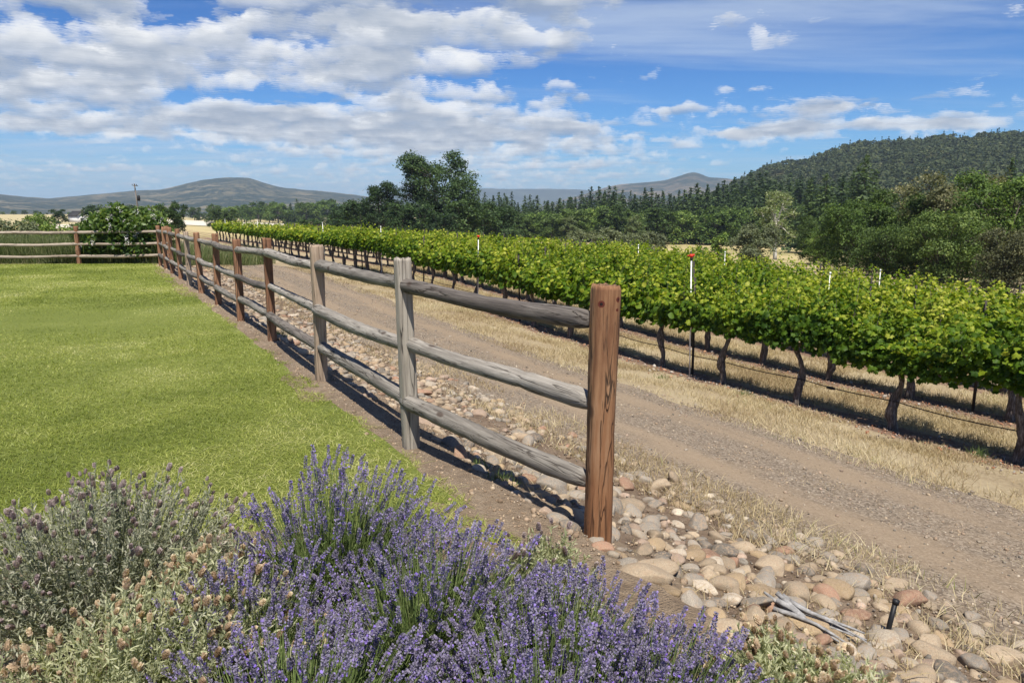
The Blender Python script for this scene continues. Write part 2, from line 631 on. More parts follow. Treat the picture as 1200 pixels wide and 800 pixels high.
# ------------------------------------------------------------------ ground sheets
nr, na = 250, 400
rr = np.concatenate([[0.0], np.geomspace(0.6, 9500, nr)])
aa = np.linspace(0, 2 * np.pi, na, endpoint=False)
r2, a2 = np.meshgrid(rr[1:], aa, indexing='ij')
gx, gy = r2 * np.sin(a2), r2 * np.cos(a2)
gz = terrain(gx, gy) - 0.012
gz = np.where(r2 > 2500, np.maximum(gz, -13), gz)
V = np.vstack([[[0, 0, terrain(0, 0) - .012]], np.stack([gx, gy, gz], -1).reshape(-1, 3)])
i = (np.arange(nr - 1) * na)[:, None]; j = np.arange(na)[None]; j2 = (j + 1) % na
F4 = np.stack([i + j, i + j2, i + na + j2, i + na + j], -1).reshape(-1, 4)[:, ::-1] + 1
F3 = np.stack([np.zeros(na, int), 1 + (np.arange(na) + 1) % na, 1 + np.arange(na)], -1)
tag(obj('ground', mesh_np('ground', V, [F4, F3[:, ::-1]], smooth=True), M_ground), kind='structure')


def wav(a, s, amp):
    return (fbm(a * 1.1, a * 0 + s, s, 4) - .5) * 2 * amp


AS = np.concatenate([np.linspace(-12, 20, 260), np.linspace(20.3, 75, 140)])


def edge2(lo, hi, s, amp):
    def f(a, n):
        t = (n - lo) / (hi - lo)
        return n + wav(a, s, amp) * (1 - t) + wav(a, s + 9, amp) * t
    return f


sheet('rock_bed', np.linspace(-10, 42, 320), np.linspace(2.05, 4.6, 22), 0.004, M_bed, edge2(2.05, 4.6, 3, .12))
sheet('gravel_road', AS, np.linspace(4.1, 7.35, 24), 0.012, M_road, edge2(4.1, 7.35, 21, .22))
sheet('soil_strip', np.linspace(-10, 25.5, 240), np.linspace(1.55, 2.42, 12), 0.010, M_strip, edge2(1.55, 2.42, 33, .10))

# lawn: left of the soil strip, up to the far fence
lx = []
A_l = np.linspace(1.6, 25.6, 200)
rows = []
for yv in A_l:
    x1 = (1.80 - yv * FN[1]) / FN[0] + float(wav(np.array([yv * 2.1]), 41, .06)[0])
    x0 = -24.0
    rows.append(np.stack([np.linspace(x0, x1, 120), np.full(120, yv + 0.0)], -1))
G = np.array(rows)
far_curve = 25.4 - 0.0022 * (G[..., 0] + 8) ** 2
G[..., 1] = 1.6 + (G[..., 1] - 1.6) * (far_curve - 1.6) / 24.0
zz = terrain(G[..., 0], G[..., 1]) + 0.016 + 0.04 * (fbm(G[..., 0] * .25, G[..., 1] * .25, 5, 3) - .5)
V = np.concatenate([G, zz[..., None]], -1).reshape(-1, 3)
i = (np.arange(199) * 120)[:, None]; j = np.arange(119)[None]
F4 = np.stack([i + j, i + j + 1, i + 121 + j, i + 120 + j], -1).reshape(-1, 4)
tag(obj('lawn', mesh_np('lawn', V, [F4], smooth=True), M_lawn), kind='structure')

# planting bed under the lavender
ang = np.linspace(0, 2 * np.pi, 80, endpoint=False)
bp = []
for k in range(14):
    t = k / 13
    bx = -0.55 + t * 2.35 * np.cos(ang) + 0.0; by = 1.75 + t * 1.95 * np.sin(ang) - .35 * t * np.cos(ang) * 1.2
    wv = 1 + .08 * (fbm(np.cos(ang) * 2 + 5, np.sin(ang) * 2 + 5, 8) - .5)
    bp.append(np.stack([bx * wv, by * wv], -1))
bp = np.array(bp)
nb = bp[..., 0] * FN[0] + bp[..., 1] * FN[1]
bz = np.maximum(terrain(bp[..., 0], bp[..., 1]), -0.25) + 0.03
V = np.concatenate([bp, bz[..., None]], -1).reshape(-1, 3)
i = (np.arange(13) * 80)[:, None]; j = np.arange(80)[None]; j2 = (j + 1) % 80
F4 = np.stack([i + j, i + 80 + j, i + 80 + j2, i + j2], -1).reshape(-1, 4)
tag(obj('planting_bed', mesh_np('planting_bed', V, [F4], smooth=True), M_strip), kind='structure')

# pale mown field strips far left
def sector(name, px0, px1, D0, D1, dz, m, slant=0.0):
    P = np.linspace(px0, px1, 50); D = np.linspace(0, 1, 10)
    V = []
    for p in P:
        for t in D:
            x, y = at_az(p, D0 + (D1 - D0) * t + slant * (p - px0))
            V.append((x, y, float(terrain(x, y)) + dz))
    i = (np.arange(49) * 10)[:, None]; j = np.arange(9)[None]
    F = np.stack([i + j, i + 10 + j, i + 11 + j, i + 1 + j], -1).reshape(-1, 4)
    tag(obj(name, mesh_np(name, np.array(V), [F], smooth=True), m), kind='structure')


mm, nt, b = mat('mown_hay')
nt.put(b.inputs['Base Color'], nt.ramp(nt.noise(nt.pos(), .03, 5, .6), [(.3, (.50, .43, .33)), (.7, (.64, .58, .47))]))
M_hay = mm
mm, nt, b = mat('stubble')
nt.put(b.inputs['Base Color'], nt.ramp(nt.noise(nt.pos(), .05, 5, .6), [(.3, (.33, .27, .14)), (.7, (.47, .40, .22))]))
M_stub = mm
mm, nt, b = mat('meadow')
nt.put(b.inputs['Base Color'], nt.ramp(nt.noise(nt.pos(), .09, 5, .6), [(.3, (.13, .15, .045)), (.7, (.25, .24, .085))]))
M_mead = mm
sector('hay_field', 190, 362, 440, 640, .25, M_hay, 0.2)
sector('hay_field', 40, 106, 240, 330, .2, M_hay, 0.5)
sector('stubble_field', -60, 100, 340, 800, .2, M_stub)
sector('meadow', -80, 130, 60, 230, .12, M_mead)

# ------------------------------------------------------------------ hills
def ridge(name, prof, D0, D1, D2, m, rough=0.06, seed=1, tree_h=0.0, zbase=-14.0, nu=260, nv=60, sub=0.8):
    """a hill whose skyline follows (compass column, height) pairs at distance D1; foot at D0, back at D2"""
    px = np.array([p[0] for p in prof], float); py = np.array([p[1] for p in prof], float)
    U = np.linspace(px[0], px[-1], nu)
    yy = np.interp(U, px, py)
    k = np.array([.25, .5, .25]); 
    for _ in range(2):
        yy = np.concatenate([[yy[0]], np.convolve(yy, k, 'valid'), [yy[-1]]])
    V = []; Zt = []
    for u, y in zip(U, yy):
        d = pix_dir(u, y); h = math.hypot(d[0], d[1])
        zt = CAM_H + D1 * d[2] / h - tree_h
        dx, dy = d[0] / h, d[1] / h
        for t in np.linspace(0, 1, nv):
            Dd = D0 + (D1 - D0) * t / sub if t <= sub else D1 + (D2 - D1) * (t - sub) / (1 - sub)
            V.append((dx * Dd, dy * Dd, t, zt))
    V = np.array(V)
    t = V[:, 2]; zt = V[:, 3]
    q = np.clip(t / sub, 0, 1)
    prof_ = np.where(t <= sub, q ** 1.15 * (1 - .15 * q) / .85, 1 - ((t - sub) / (1 - sub)) ** 1.3)
    s = 1.0 / (0.12 * D1)
    gul = np.abs(fbm(V[:, 0] * s * 1.6, V[:, 1] * s, seed, 6, .55) - .5) * 2
    fade = np.clip(1 - np.abs(q - .5) * 2, 0, 1) ** .6
    H = np.maximum(zt - zbase, 1)
    z = zbase + H * prof_ + H * rough * (gul - .4) * fade * 2.2 + H * rough * .25 * (fbm(V[:, 0] * s * 14, V[:, 1] * s * 14, seed + 5, 3) - .5)
    i = (np.arange(nu - 1) * nv)[:, None]; j = np.arange(nv - 1)[None]
    F = np.stack([i + j, i + j + 1, i + nv + j + 1, i + nv + j], -1).reshape(-1, 4)[:, ::-1]
    P = np.stack([V[:, 0], V[:, 1], z], -1)
    tag(obj(name, mesh_np(name, P, [F], smooth=True), m), kind='structure')
    return P.reshape(nu, nv, 3)


def hill_material(name, sc, grass0, grass1, wood, thr=.5, soft=.08):
    m, nt, b = mat(name)
    p = nt.pos()
    big = nt.noise(p, sc, 6, .6)
    c = nt.mix(nt.map(big, .35, .65), grass0, grass1)
    p2 = nt.scale(p, (1, 1, 2.2))
    w = nt.math('ADD', nt.math('MULTIPLY', nt.noise(p2, sc * 3.2, 7, .68), .7), nt.math('MULTIPLY', nt.noise(p2, sc * 22, 4, .6), .3))
    c = nt.mix(nt.map(w, thr - soft, thr + soft), c, wood)
    nt.put(b.inputs['Base Color'], c)
    b.inputs['Roughness'].default_value = 1
    b.inputs['Specular IOR Level'].default_value = 0
    nt.put(b.inputs['Normal'], nt.bump(w, .8, 25))
    return m


M_mtn = hill_material('oak_savanna_slope', .0022, (.085, .078, .045), (.17, .14, .085), (.02, .03, .02), .47, .06)
M_mtn2 = hill_material('wooded_slope', .0016, (.09, .075, .05), (.19, .145, .095), (.022, .03, .02), .49, .04)
M_far = hill_material('far_slope', .0008, (.05, .06, .05), (.07, .08, .06), (.025, .035, .03), .5, .1)
M_hill = hill_material('hill_floor', .006, (.060, .060, .026), (.13, .115, .06), (.028, .033, .016), .42, .06)

LEFT_MTN = [(-420, 236), (-300, 226), (-200, 230), (-120, 224), (-60, 231), (0, 227.5), (30, 230.5), (57, 232.6), (85, 230), (112, 227.6), (140, 225), (160, 223), (187, 222.3),
            (203, 219), (218, 215), (232, 212), (248, 209.3), (262, 208.5), (275, 207.6), (288, 207.8), (300, 211), (315, 216), (330, 219.5), (352, 222), (375, 223.6),
            (400, 226.5), (424, 229.3), (450, 233), (500, 239), (560, 246), (600, 252)]
ridge('mountain', LEFT_MTN, 2600, 4600, 6000, M_mtn, .12, 11, nu=420, nv=110)
FAR = [(300, 246), (400, 234), (480, 226), (540, 222.5), (566, 220.5), (600, 221.5), (640, 221.0), (680, 222), (720, 226), (800, 232), (900, 238), (1000, 246)]
ridge('far_ridge', FAR, 6800, 8200, 9200, M_far, .05, 23, nv=40)
MID = [(600, 250), (660, 234), (690, 226), (708, 220), (725, 216), (745, 214.5), (765, 213), (782, 210.5), (795, 206.5), (805, 203), (813, 201.5), (821, 203.5), (830, 207.6),
       (850, 208.6), (880, 213), (920, 222), (980, 236), (1050, 248)]
ridge('mountain', MID, 3400, 5200, 6400, M_mtn2, .06, 37)
HILL = [(740, 262), (790, 247), (820, 233), (845, 222), (862, 213), (880, 204), (895, 195.5), (912, 190.5), (930, 188.5), (945, 187), (960, 182), (975, 176), (990, 170.5), (1010, 167.5),
        (1035, 165.5), (1060, 163.5), (1090, 160.5), (1120, 158.5), (1150, 157), (1180, 155.5), (1210, 154), (1300, 152), (1420, 158), (1560, 175), (1700, 200), (1900, 235)]
HP = ridge('hill', HILL, 480, 1100, 1500, M_hill, .05, 51, tree_h=3.0, nu=320, nv=80)

# ------------------------------------------------------------------ wood
def wood_material(name, stops, axis=2, grain=16.0, wt=(.45, .25, .30), crack=.8, tint=None, objvar=.3, holes=None, low=None):
    m, nt, b = mat(name)
    p = nt.coord('Object')
    oi = nt.new('ShaderNodeObjectInfo').outputs['Random']
    off = nt.new('ShaderNodeCombineXYZ')
    for k in range(3):
        nt.put(off.inputs[k], nt.math('MULTIPLY', oi, 37.0 + 11 * k))
    p = nt.vmath('ADD', p, off.outputs[0])
    sc = [1.0, 1.0, 1.0]; sc[axis] = 0.06
    ps = nt.scale(p, tuple(sc))
    g = nt.noise(ps, grain * 3.2, 6, .65, .3)
    g2 = nt.noise(ps, grain, 4, .6, .6)
    sc2 = [1, 1, 1]; sc2[axis] = .25
    blot = nt.noise(nt.scale(p, tuple(sc2)), 5, 5, .6)
    v = nt.math('ADD', nt.math('MULTIPLY', g, wt[0]), nt.math('ADD', nt.math('MULTIPLY', g2, wt[1]), nt.math('MULTIPLY', blot, wt[2])))
    v = nt.math('ADD', v, nt.math('MULTIPLY', nt.math('SUBTRACT', oi, .5), objvar * .3))
    c = nt.ramp(v, stops)
    cr = nt.math('ABSOLUTE', nt.math('SUBTRACT', nt.noise(ps, grain * 1.3, 3, .5, .8), .5))
    crk = nt.map(cr, 0.0, .028, 1, 0)
    crk = nt.math('MULTIPLY', crk, nt.map(blot, .36, .52))
    c = nt.mix(nt.math('MULTIPLY', crk, crack), c, (.03, .022, .016))
    kn = nt.voro(nt.scale(p, tuple(3.2 if k == axis else 6.5 for k in range(3))), 1.0)
    c = nt.mix(nt.map(kn, .08, .17, .75, 0), c, (.045, .025, .016))
    po = nt.coord('Object')
    if low:
        sz = nt.new('ShaderNodeSeparateXYZ'); nt.l.new(po, sz.inputs[0])
        edge = nt.math('ADD', sz.outputs[2], nt.math('MULTIPLY', nt.math('SUBTRACT', g2, .5), .5))
        c = nt.mix(nt.map(edge, low[0], low[1], low[2], 0), c, low[3])
    if holes:
        for hx, hy, hz, hr in holes:
            dd = nt.vmath('DISTANCE', po, (hx, hy, hz))
            c = nt.mix(nt.map(dd, hr * .8, hr * 1.05, 1, 0), c, (.09, .02, .012))
            c = nt.mix(nt.map(dd, hr * .35, hr * .55, 1, 0), c, (.01, .006, .005))
    nt.put(b.inputs['Base Color'], c)
    b.inputs['Roughness'].default_value = .85
    hgt = nt.math('SUBTRACT', nt.math('ADD', nt.math('MULTIPLY', g, .6), nt.math('MULTIPLY', blot, .4)), nt.math('MULTIPLY', crk, .7))
    nt.put(b.inputs['Normal'], nt.bump(hgt, .8, .012))
    return m


GREY = [(.30, (.060, .052, .044)), (.45, (.165, .147, .124)), (.58, (.285, .258, .22)), (.72, (.47, .435, .38))]
GREY2 = [(.30, (.10, .085, .068)), (.45, (.235, .205, .165)), (.58, (.36, .32, .26)), (.72, (.52, .47, .39))]
BROWN = [(.30, (.070, .034, .020)), (.45, (.18, .088, .048)), (.58, (.31, .168, .093)), (.74, (.45, .30, .19))]
RUST = [(.30, (.045, .020, .011)), (.42, (.15, .070, .034)), (.54, (.27, .145, .072)), (.66, (.40, .26, .15)), (.78, (.56, .44, .31))]
DKGREY = [(.30, (.035, .030, .026)), (.45, (.095, .081, .070)), (.58, (.185, .162, .138)), (.72, (.36, .32, .275))]
M_rail = wood_material('weathered_rail', GREY, axis=0, grain=15)
M_rail_dark = wood_material('dark_weathered_rail', DKGREY, axis=0, grain=15)
M_post_grey = wood_material('grey_post', GREY2, axis=2, grain=12)
M_post_brown = wood_material('brown_post', BROWN, axis=2, grain=12)
M_post_rust = wood_material('rust_brown_post', RUST, axis=2, grain=15, crack=.9, wt=(.35, .2, .45), holes=[(-.045, -.068, 1.245, .020), (.048, -.066, 1.268, .017), (.042, -.068, 1.215, .010)],
                            low=(.45, .85, .40, (.17, .062, .022)))


def post_mesh(w, h, seed, square=.55, sink=.25):
    r_ = np.random.default_rng(seed)
    ns, nz = 28, 22
    ang = np.linspace(0, 2 * np.pi, ns, endpoint=False)
    e = 2 + 6 * square
    base = (np.abs(np.cos(ang)) ** e + np.abs(np.sin(ang)) ** e) ** (-1 / e)
    groove = r_.normal(size=ns) * .025
    zs = np.concatenate([np.linspace(-sink, h - .02, nz - 1), [h]])
    V = []
    ph = r_.uniform(0, 6, 4)
    for k, z in enumerate(zs):
        cx = .006 * math.sin(z * 2.1 + ph[0]); cy = .006 * math.sin(z * 1.7 + ph[1])
        s = w / 2 * (1 + .03 * math.sin(z * 3 + ph[2]) + .015 * r_.normal())
        if k == nz - 1:
            s *= .93
        r = base * s * (1 + groove + .012 * r_.normal(size=ns))
        V.append(np.stack([r * np.cos(ang) + cx, r * np.sin(ang) + cy, np.full(ns, z) + (r_.normal(size=ns) * .004 if k == nz - 1 else 0)], -1))
    V = np.vstack(V)
    i = np.arange(nz - 1)[:, None] * ns; j = np.arange(ns)[None]; j2 = (j + 1) % ns
    F = np.stack([i + j, i + j2, i + ns + j2, i + ns + j], -1).reshape(-1, 4)
    top = [V[-ns:].mean(0) + [0, 0, -.004]]
    nV = len(V); V = np.vstack([V, top])
    f3 = np.stack([(nz - 1) * ns + np.arange(ns), (nz - 1) * ns + (np.arange(ns) + 1) % ns, np.full(ns, nV)], -1)
    return mesh_np('post', V, [F, f3], smooth=False)


def rail_mesh(L, d, seed, sag=.012):
    r_ = np.random.default_rng(seed)
    n = 26
    t = np.linspace(0, 1, n)
    ph = r_.uniform(0, 6, 4)
    path = np.stack([t * L, .012 * np.sin(t * 4.4 + ph[0]) * np.sin(t * np.pi), -sag * np.sin(t * np.pi) + .013 * np.sin(t * 4.2 + ph[1]) * np.sin(t * np.pi)], -1)
    rad = d / 2 * (1 + .10 * np.sin(t * 3.5 + ph[2]) + .03 * r_.normal(size=n))
    taper = np.clip(np.minimum(t, 1 - t) * L / .10, 0, 1)
    rad = rad * (.72 + .28 * taper ** .7)
    V, F = tube(path, rad, 18, .03, True, seed)
    return mesh_np('rail', V, F, smooth=False)


def rail_between(P0, P1, d, seed, m, parent):
    P0 = np.asarray(P0); P1 = np.asarray(P1)
    v = P1 - P0; L = float(np.linalg.norm(v))
    o = obj('rail', rail_mesh(L, d, seed), m, parent)
    o.location = P0
    o.rotation_euler = Vector(v).to_track_quat('X', 'Z').to_euler()
    return o


# side fence along the lawn
POST_PIX = [(700, 620), (481, 525), (377, 447), (319, 400), (282, 376.6), (256, 357.5), (236.5, 344)]
PB = []
for px, py in POST_PIX:
    d = pix_dir(px, py); t = -CAM_H / d[2]
    PB.append(d[:2] * t)
a6 = PB[6] @ FD
for k in range(1, 6):
    PB.append(np.array(xy(a6 + 2.02 * k, 1.95 - .006 * k)))
fence = thing('rail_fence', 'long three-rail log fence running along the right edge of the lawn beside the stone bed', 'fence', (PB[0][0], PB[0][1], 0))
O = np.array([PB[0][0], PB[0][1], 0])
rot_f = math.atan2(FD[1], FD[0])
kinds = ['rust', 'grey', 'brownish', 'brown', 'brown', 'brown', 'brown', 'brownish', 'brown', 'brown', 'brown', 'brown']
hts = [1.335, 1.39, 1.39, 1.38, 1.30, 1.33, 1.30, 1.28, 1.30, 1.31, 1.29, 1.30]
M_post_tan = wood_material('tan_grey_post', [(.30, (.11, .075, .05)), (.45, (.24, .175, .12)), (.58, (.37, .28, .20)), (.74, (.52, .44, .35))], axis=2, grain=12)
pm = {'rust': M_post_rust, 'grey': M_post_grey, 'brownish': M_post_tan, 'brown': M_post_brown}
for k, p in enumerate(PB):
    o = obj('post', post_mesh(.142 if k == 0 else .108 + .014 * random.random(), hts[k], 100 + k, .12 if k == 0 else .6), pm[kinds[k]], fence)
    o.location = (p[0] - O[0], p[1] - O[1], 0)
    o.rotation_euler = (R(random.uniform(-1, 1)) if k else R(0.3), R(random.uniform(-1, 1)) if k else R(1.0), rot_f + R(random.uniform(-4, 4)) if k else R(8))
    if k == 0:
        tag(o, 'rust brown round end post with two bolt holes near its top')
rail_z = [(1.15, .70, .27), (1.20, .775, .365), (1.20, .74, .365), (1.19, .74, .36), (1.13, .72, .36), (1.15, .72, .35), (1.14, .72, .35)]
for k in range(len(PB) - 1):
    for q in range(3):
        z0 = rail_z[min(k, 6)][q]; z1 = rail_z[min(k + 1, 6)][q]
        v = (PB[k + 1] - PB[k]); L = np.linalg.norm(v); v = v / L
        off = FN * (.0 if k else .0)
        A = PB[k] - O[:2] + v * (-.02 if k else .05); B = PB[k + 1] - O[:2] + v * .05
        side = .018 * (1 if (k + q) % 2 else -1)
        A = A + FN * side; B = B + FN * (side - .004)
        rail_between((A[0], A[1], z0 + random.uniform(-.012, .012) * (k > 0)), (B[0], B[1], z1 + random.uniform(-.012, .012)), .110 if k < 2 else .095 + .014 * random.random(), 300 + 7 * k + q,
                     M_rail_dark if (k + q) % 4 == 0 or (q == 0 and k in (0,)) else M_rail, fence)

# far fence across the end of the lawn
M_rail_tan = wood_material('tan_rail', [(.30, (.12, .085, .06)), (.45, (.25, .20, .15)), (.58, (.40, .33, .26)), (.74, (.55, .48, .39))], axis=0, grain=15)
bf = [np.array([-11.75, 25.6]), np.array([-14.72, 25.35]), np.array([-17.25, 25.0]), np.array([-19.8, 24.6])]
fence2 = thing('rail_fence', 'brown three-rail wooden fence across the far end of the lawn, beside the flowering shrub', 'fence', (bf[0][0], bf[0][1], 0))
O2 = np.array([bf[0][0], bf[0][1], 0])
for k, p in enumerate(bf):
    o = obj('post', post_mesh(.125, 1.27, 140 + k, .5), M_post_brown, fence2)
    o.location = (p[0] - O2[0], p[1] - O2[1], 0)
    o.rotation_euler = (0, R(random.uniform(-2, 2)), R(random.uniform(-8, 8)))
for k in range(3):
    for q, zq in enumerate((1.10, .70, .30)):
        A = bf[k] - O2[:2]; B = bf[k + 1] - O2[:2]
        A = A - (B - A) / 2.6 * .05
        rail_between((A[0], A[1] - .02, zq - (.03 if k else 0)), (B[0], B[1] - .02, zq - .04), .105, 500 + 5 * k + q, M_rail_tan, fence2)

# ------------------------------------------------------------------ vineyard
M_vleaf = leaf_mat('vine_leaf', [(0, (.030, .072, .006)), (.35, (.095, .170, .011)), (.65, (.205, .265, .017)), (1, (.48, .48, .075))], .45, .55, .28, spec=.22, tcol=1.35)
mm, nt, b = mat('vine_bark')
p = nt.coord('Object')
g = nt.noise(nt.scale(p, (1, 1, .2)), 45, 6, .7)
nt.put(b.inputs['Base Color'], nt.ramp(g, [(.3, (.03, .022, .017)), (.5, (.12, .095, .075)), (.7, (.34, .30, .26))]))
nt.put(b.inputs['Normal'], nt.bump(g, 1, .02))
M_bark_v = mm


def vine_leaf_template(fine):
    if fine:
        an = np.array([-90, -62, -38, -12, 12, 38, 64, 90, 116, 142, 168, 192, 218, 242]) * np.pi / 180
        rd = np.array([.16, .62, .50, .86, .62, .92, .68, 1.05, .68, .92, .62, .86, .50, .62]) * .62
        x = np.cos(an) * rd; y = np.sin(an) * rd + .1
        z = -.22 * np.abs(x) + .10 * np.cos(an * 3)
        V = np.vstack([[0, .08, .10], np.stack([x, y, z], -1)])
        n = len(an)
        F = np.stack([np.zeros(n, int), 1 + np.arange(n), 1 + (np.arange(n) + 1) % n], -1)
        return V, [F]
    V = np.array([[0, -.5, 0], [.5, -.1, -.12], [.32, .42, -.06], [0, .6, 0], [-.32, .42, -.06], [-.5, -.1, -.12]])
    return V, [np.array([[0, 1, 2, 3], [0, 3, 4, 5]])]


def vine_meshes(seed, nleaf, size, fine, top=1.74):
    r_ = np.random.default_rng(seed)
    # shoots rise from a cordon at 0.85 m, some flop outwards
    nsh = 19
    P, Dv, tip = [], [], []
    sh = []
    for k in range(nsh):
        y0 = -.86 + 1.72 * (k + .5) / nsh + r_.normal() * .03
        ht = (top - .95) * (r_.uniform(.62, 1.15) if r_.random() < .84 else r_.uniform(1.2, 1.5))
        lean = r_.normal() * .20
        bow = r_.normal() * .10
        sh.append((y0, ht, lean, bow))
    per = int(nleaf * .70 / nsh)
    for y0, ht, lean, bow in sh:
        t = np.sort(r_.uniform(0.0, 1, per) ** .9)
        cx = lean * t * 1.2 + bow * np.sin(t * 3); cz = .95 + ht * t
        a = r_.uniform(0, 2 * np.pi, per); rad = (.08 + .15 * r_.random(per)) * (1 - .55 * t ** 2)
        P.append(np.stack([cx + np.cos(a) * rad * 1.2, y0 + np.sin(a) * rad + r_.normal(size=per) * .03, cz + r_.normal(size=per) * .035], -1))
        Dv.append(np.stack([np.cos(a) * .9, np.sin(a) * .5, .55 + r_.random(per) * .6], -1)); tip.append(t)
    # skirt of leaves low on both sides
    ns = nleaf - per * nsh
    sgn = np.where(r_.random(ns) < .5, -1, 1)
    yy = r_.uniform(-.9, .9, ns)
    zz = 1.0 + .48 * r_.random(ns) ** .9 - .10 * np.abs(np.sin(yy * 5 + seed))
    P.append(np.stack([sgn * (.14 + .16 * r_.random(ns)), yy, zz], -1))
    Dv.append(np.stack([sgn * 1.0, r_.normal(size=ns) * .5, .25 + .5 * r_.random(ns)], -1)); tip.append(np.clip((zz - .9) * .35, 0, 1))
    P = np.vstack(P); Dv = np.vstack(Dv); tip = np.concatenate(tip)
    Dv = Dv + r_.normal(size=Dv.shape) * .35
    tV, tF = vine_leaf_template(fine)
    M = frames(Dv, r_.uniform(0, 6.28, len(Dv)))
    S = size * r_.uniform(.65, 1.2, len(P)) * (1 - .45 * tip ** 3)
    V, F, idx = scatter(tV, tF, P, M, S)
    rnd = np.clip(.36 + .20 * r_.normal(size=len(P)) + .50 * (tip - .38), 0, 1)
    fol = mesh_np('vine_foliage', V, F, {'rnd': rnd[idx]})
    mb = MB()
    ph = r_.uniform(0, 6, 3)
    ts = np.linspace(0, 1, 12)
    path = np.stack([.06 * np.sin(ts * 7 + ph[0]) * ts, .085 * np.sin(ts * 6 + ph[1]) * ts + .06 * (r_.random() - .5) * ts, -.08 + ts * 1.08], -1)
    rad = .052 + .018 * np.sin(ts * 9 + ph[2]) + .035 * (1 - ts) ** 4
    mb.add(*tube(path, rad, 9, .16, True, seed))
    for s in (-1, 1):
        tt = np.linspace(0, 1, 7)
        mb.add(*tube(np.stack([path[-1, 0] * (1 - tt), path[-1, 1] + s * .82 * tt, .98 + .05 * np.sin(tt * 3) + 0 * tt], -1), .028 - .012 * tt, 6, .1, True, seed + 3))
    for y0, ht, lean, bow in sh[::2]:
        tt = np.linspace(0, 1, 6)
        mb.add(*tube(np.stack([lean * tt * 1.2 + bow * np.sin(tt * 3), y0 + 0 * tt, .96 + ht * tt], -1), .006 - .003 * tt, 4, 0, False, seed))
    tr = mb.mesh('vine_trunk')
    fol.materials.append(M_vleaf); tr.materials.append(M_bark_v)
    return tr, fol


V_NEAR = [vine_meshes(900 + k, 2000, .112, True) for k in range(5)]
V_MID = [vine_meshes(930 + k, 1100, .13, False) for k in range(5)]
V_FAR = [vine_meshes(960 + k, 480, .18, False, 1.56) for k in range(4)]
SP = 1.70
row_yaw = math.atan2(FD[1], FD[0]) - math.pi / 2
cand = []
for row in range(6):
    n0 = N_ROW + row * ROW_GAP
    for k in range(-2, 40):
        a0 = 6.43 + SP * k - row * .25
        x, y = xy(a0, n0)
        if y < 2:
            continue
        z = float(terrain(x, y))
        qx, qy, dep = project([[x, y, z + 1.0]])
        if -80 < qx[0] < 1330 and dep[0] > 0:
            cand.append((float(dep[0]), row, k, float(x), float(y), z, float(qx[0])))
cand.sort()
print('vines', len(cand))
cand = cand[:299]
ROWN = ['front', 'second', 'third', 'fourth', 'fifth', 'sixth']
front = sorted([c for c in cand if c[1] == 0])
protos = {}
ordn = ['first', 'second', 'third', 'fourth', 'fifth', 'sixth', 'seventh', 'eighth', 'ninth', 'tenth', 'eleventh', 'twelfth']
fi = 0
for c in cand:
    dep, row, k, x, y, z, qx = c
    lod = 0 if dep < 15 else (1 if dep < 34 else 2)
    pool = (V_NEAR, V_MID, V_FAR)[lod]
    pi = random.randrange(len(pool))
    if row == 0 and qx < 1215 and fi < 12:
        lab = f'leafy green grapevine in the front row, {ordn[fi]} trunk counted from the right edge'; fi += 1
    elif row == 0:
        lab = 'leafy grapevine with dark trunk farther along the front row of the vineyard' if dep < 30 else 'small distant grapevine near the far left end of the front row'
    else:
        lab = f'leafy grapevine in the {ROWN[row]} row of the vineyard, behind the front row' if row < 5 else 'leafy grapevine in the rearmost row of the vineyard'
    if (lod, pi) not in protos:
        t = thing('grapevine', lab, 'grapevine')
        obj('trunk', pool[pi][0], None, t); obj('foliage', pool[pi][1], None, t)
        protos[(lod, pi)] = t
    else:
        t = copy_tree(protos[(lod, pi)])
        t['label'] = lab
    t['group'] = f'grapevines of the {ROWN[row]} row'
    t.location = (x, y, z)
    t.rotation_euler = (0, 0, row_yaw + (math.pi if random.random() < .5 else 0) + random.uniform(-.04, .04))
    s = random.uniform(.92, 1.06)
    t.scale = (random.uniform(.9, 1.1), 1.02, s)

# trellis posts, irrigation risers, hose
mm, nt, b = mat('rusty_steel')
g = nt.noise(nt.coord('Object'), 20, 5, .6)
nt.put(b.inputs['Base Color'], nt.ramp(g, [(.35, (.018, .016, .015)), (.6, (.05, .04, .034))]))
b.inputs['Roughness'].default_value = .7
M_steel = mm
mm, nt, b = mat('white_pvc')
g = nt.noise(nt.coord('Object'), 9, 4, .6)
nt.put(b.inputs['Base Color'], nt.ramp(g, [(.35, (.62, .60, .55)), (.6, (.80, .79, .76))]))
b.inputs['Roughness'].default_value = .5
M_pvc = mm
mm, nt, b = mat('red_plastic')
b.inputs['Base Color'].default_value = (.62, .045, .02, 1); b.inputs['Roughness'].default_value = .45
M_red = mm
mm, nt, b = mat('black_plastic')
b.inputs['Base Color'].default_value = (.012, .012, .013, 1); b.inputs['Roughness'].default_value = .5
M_black = mm


def stake_mesh():
    mb = MB()
    for bx in (box(0, 0, .85, .045, .008, 2.3), box(0, .018, .85, .008, .03, 2.3)):
        mb.add(*bx)
    for k in range(9):
        mb.add(*box(0, -.010, .4 + k * .18, .014, .012, .03))
    return mb.mesh('trellis_post')


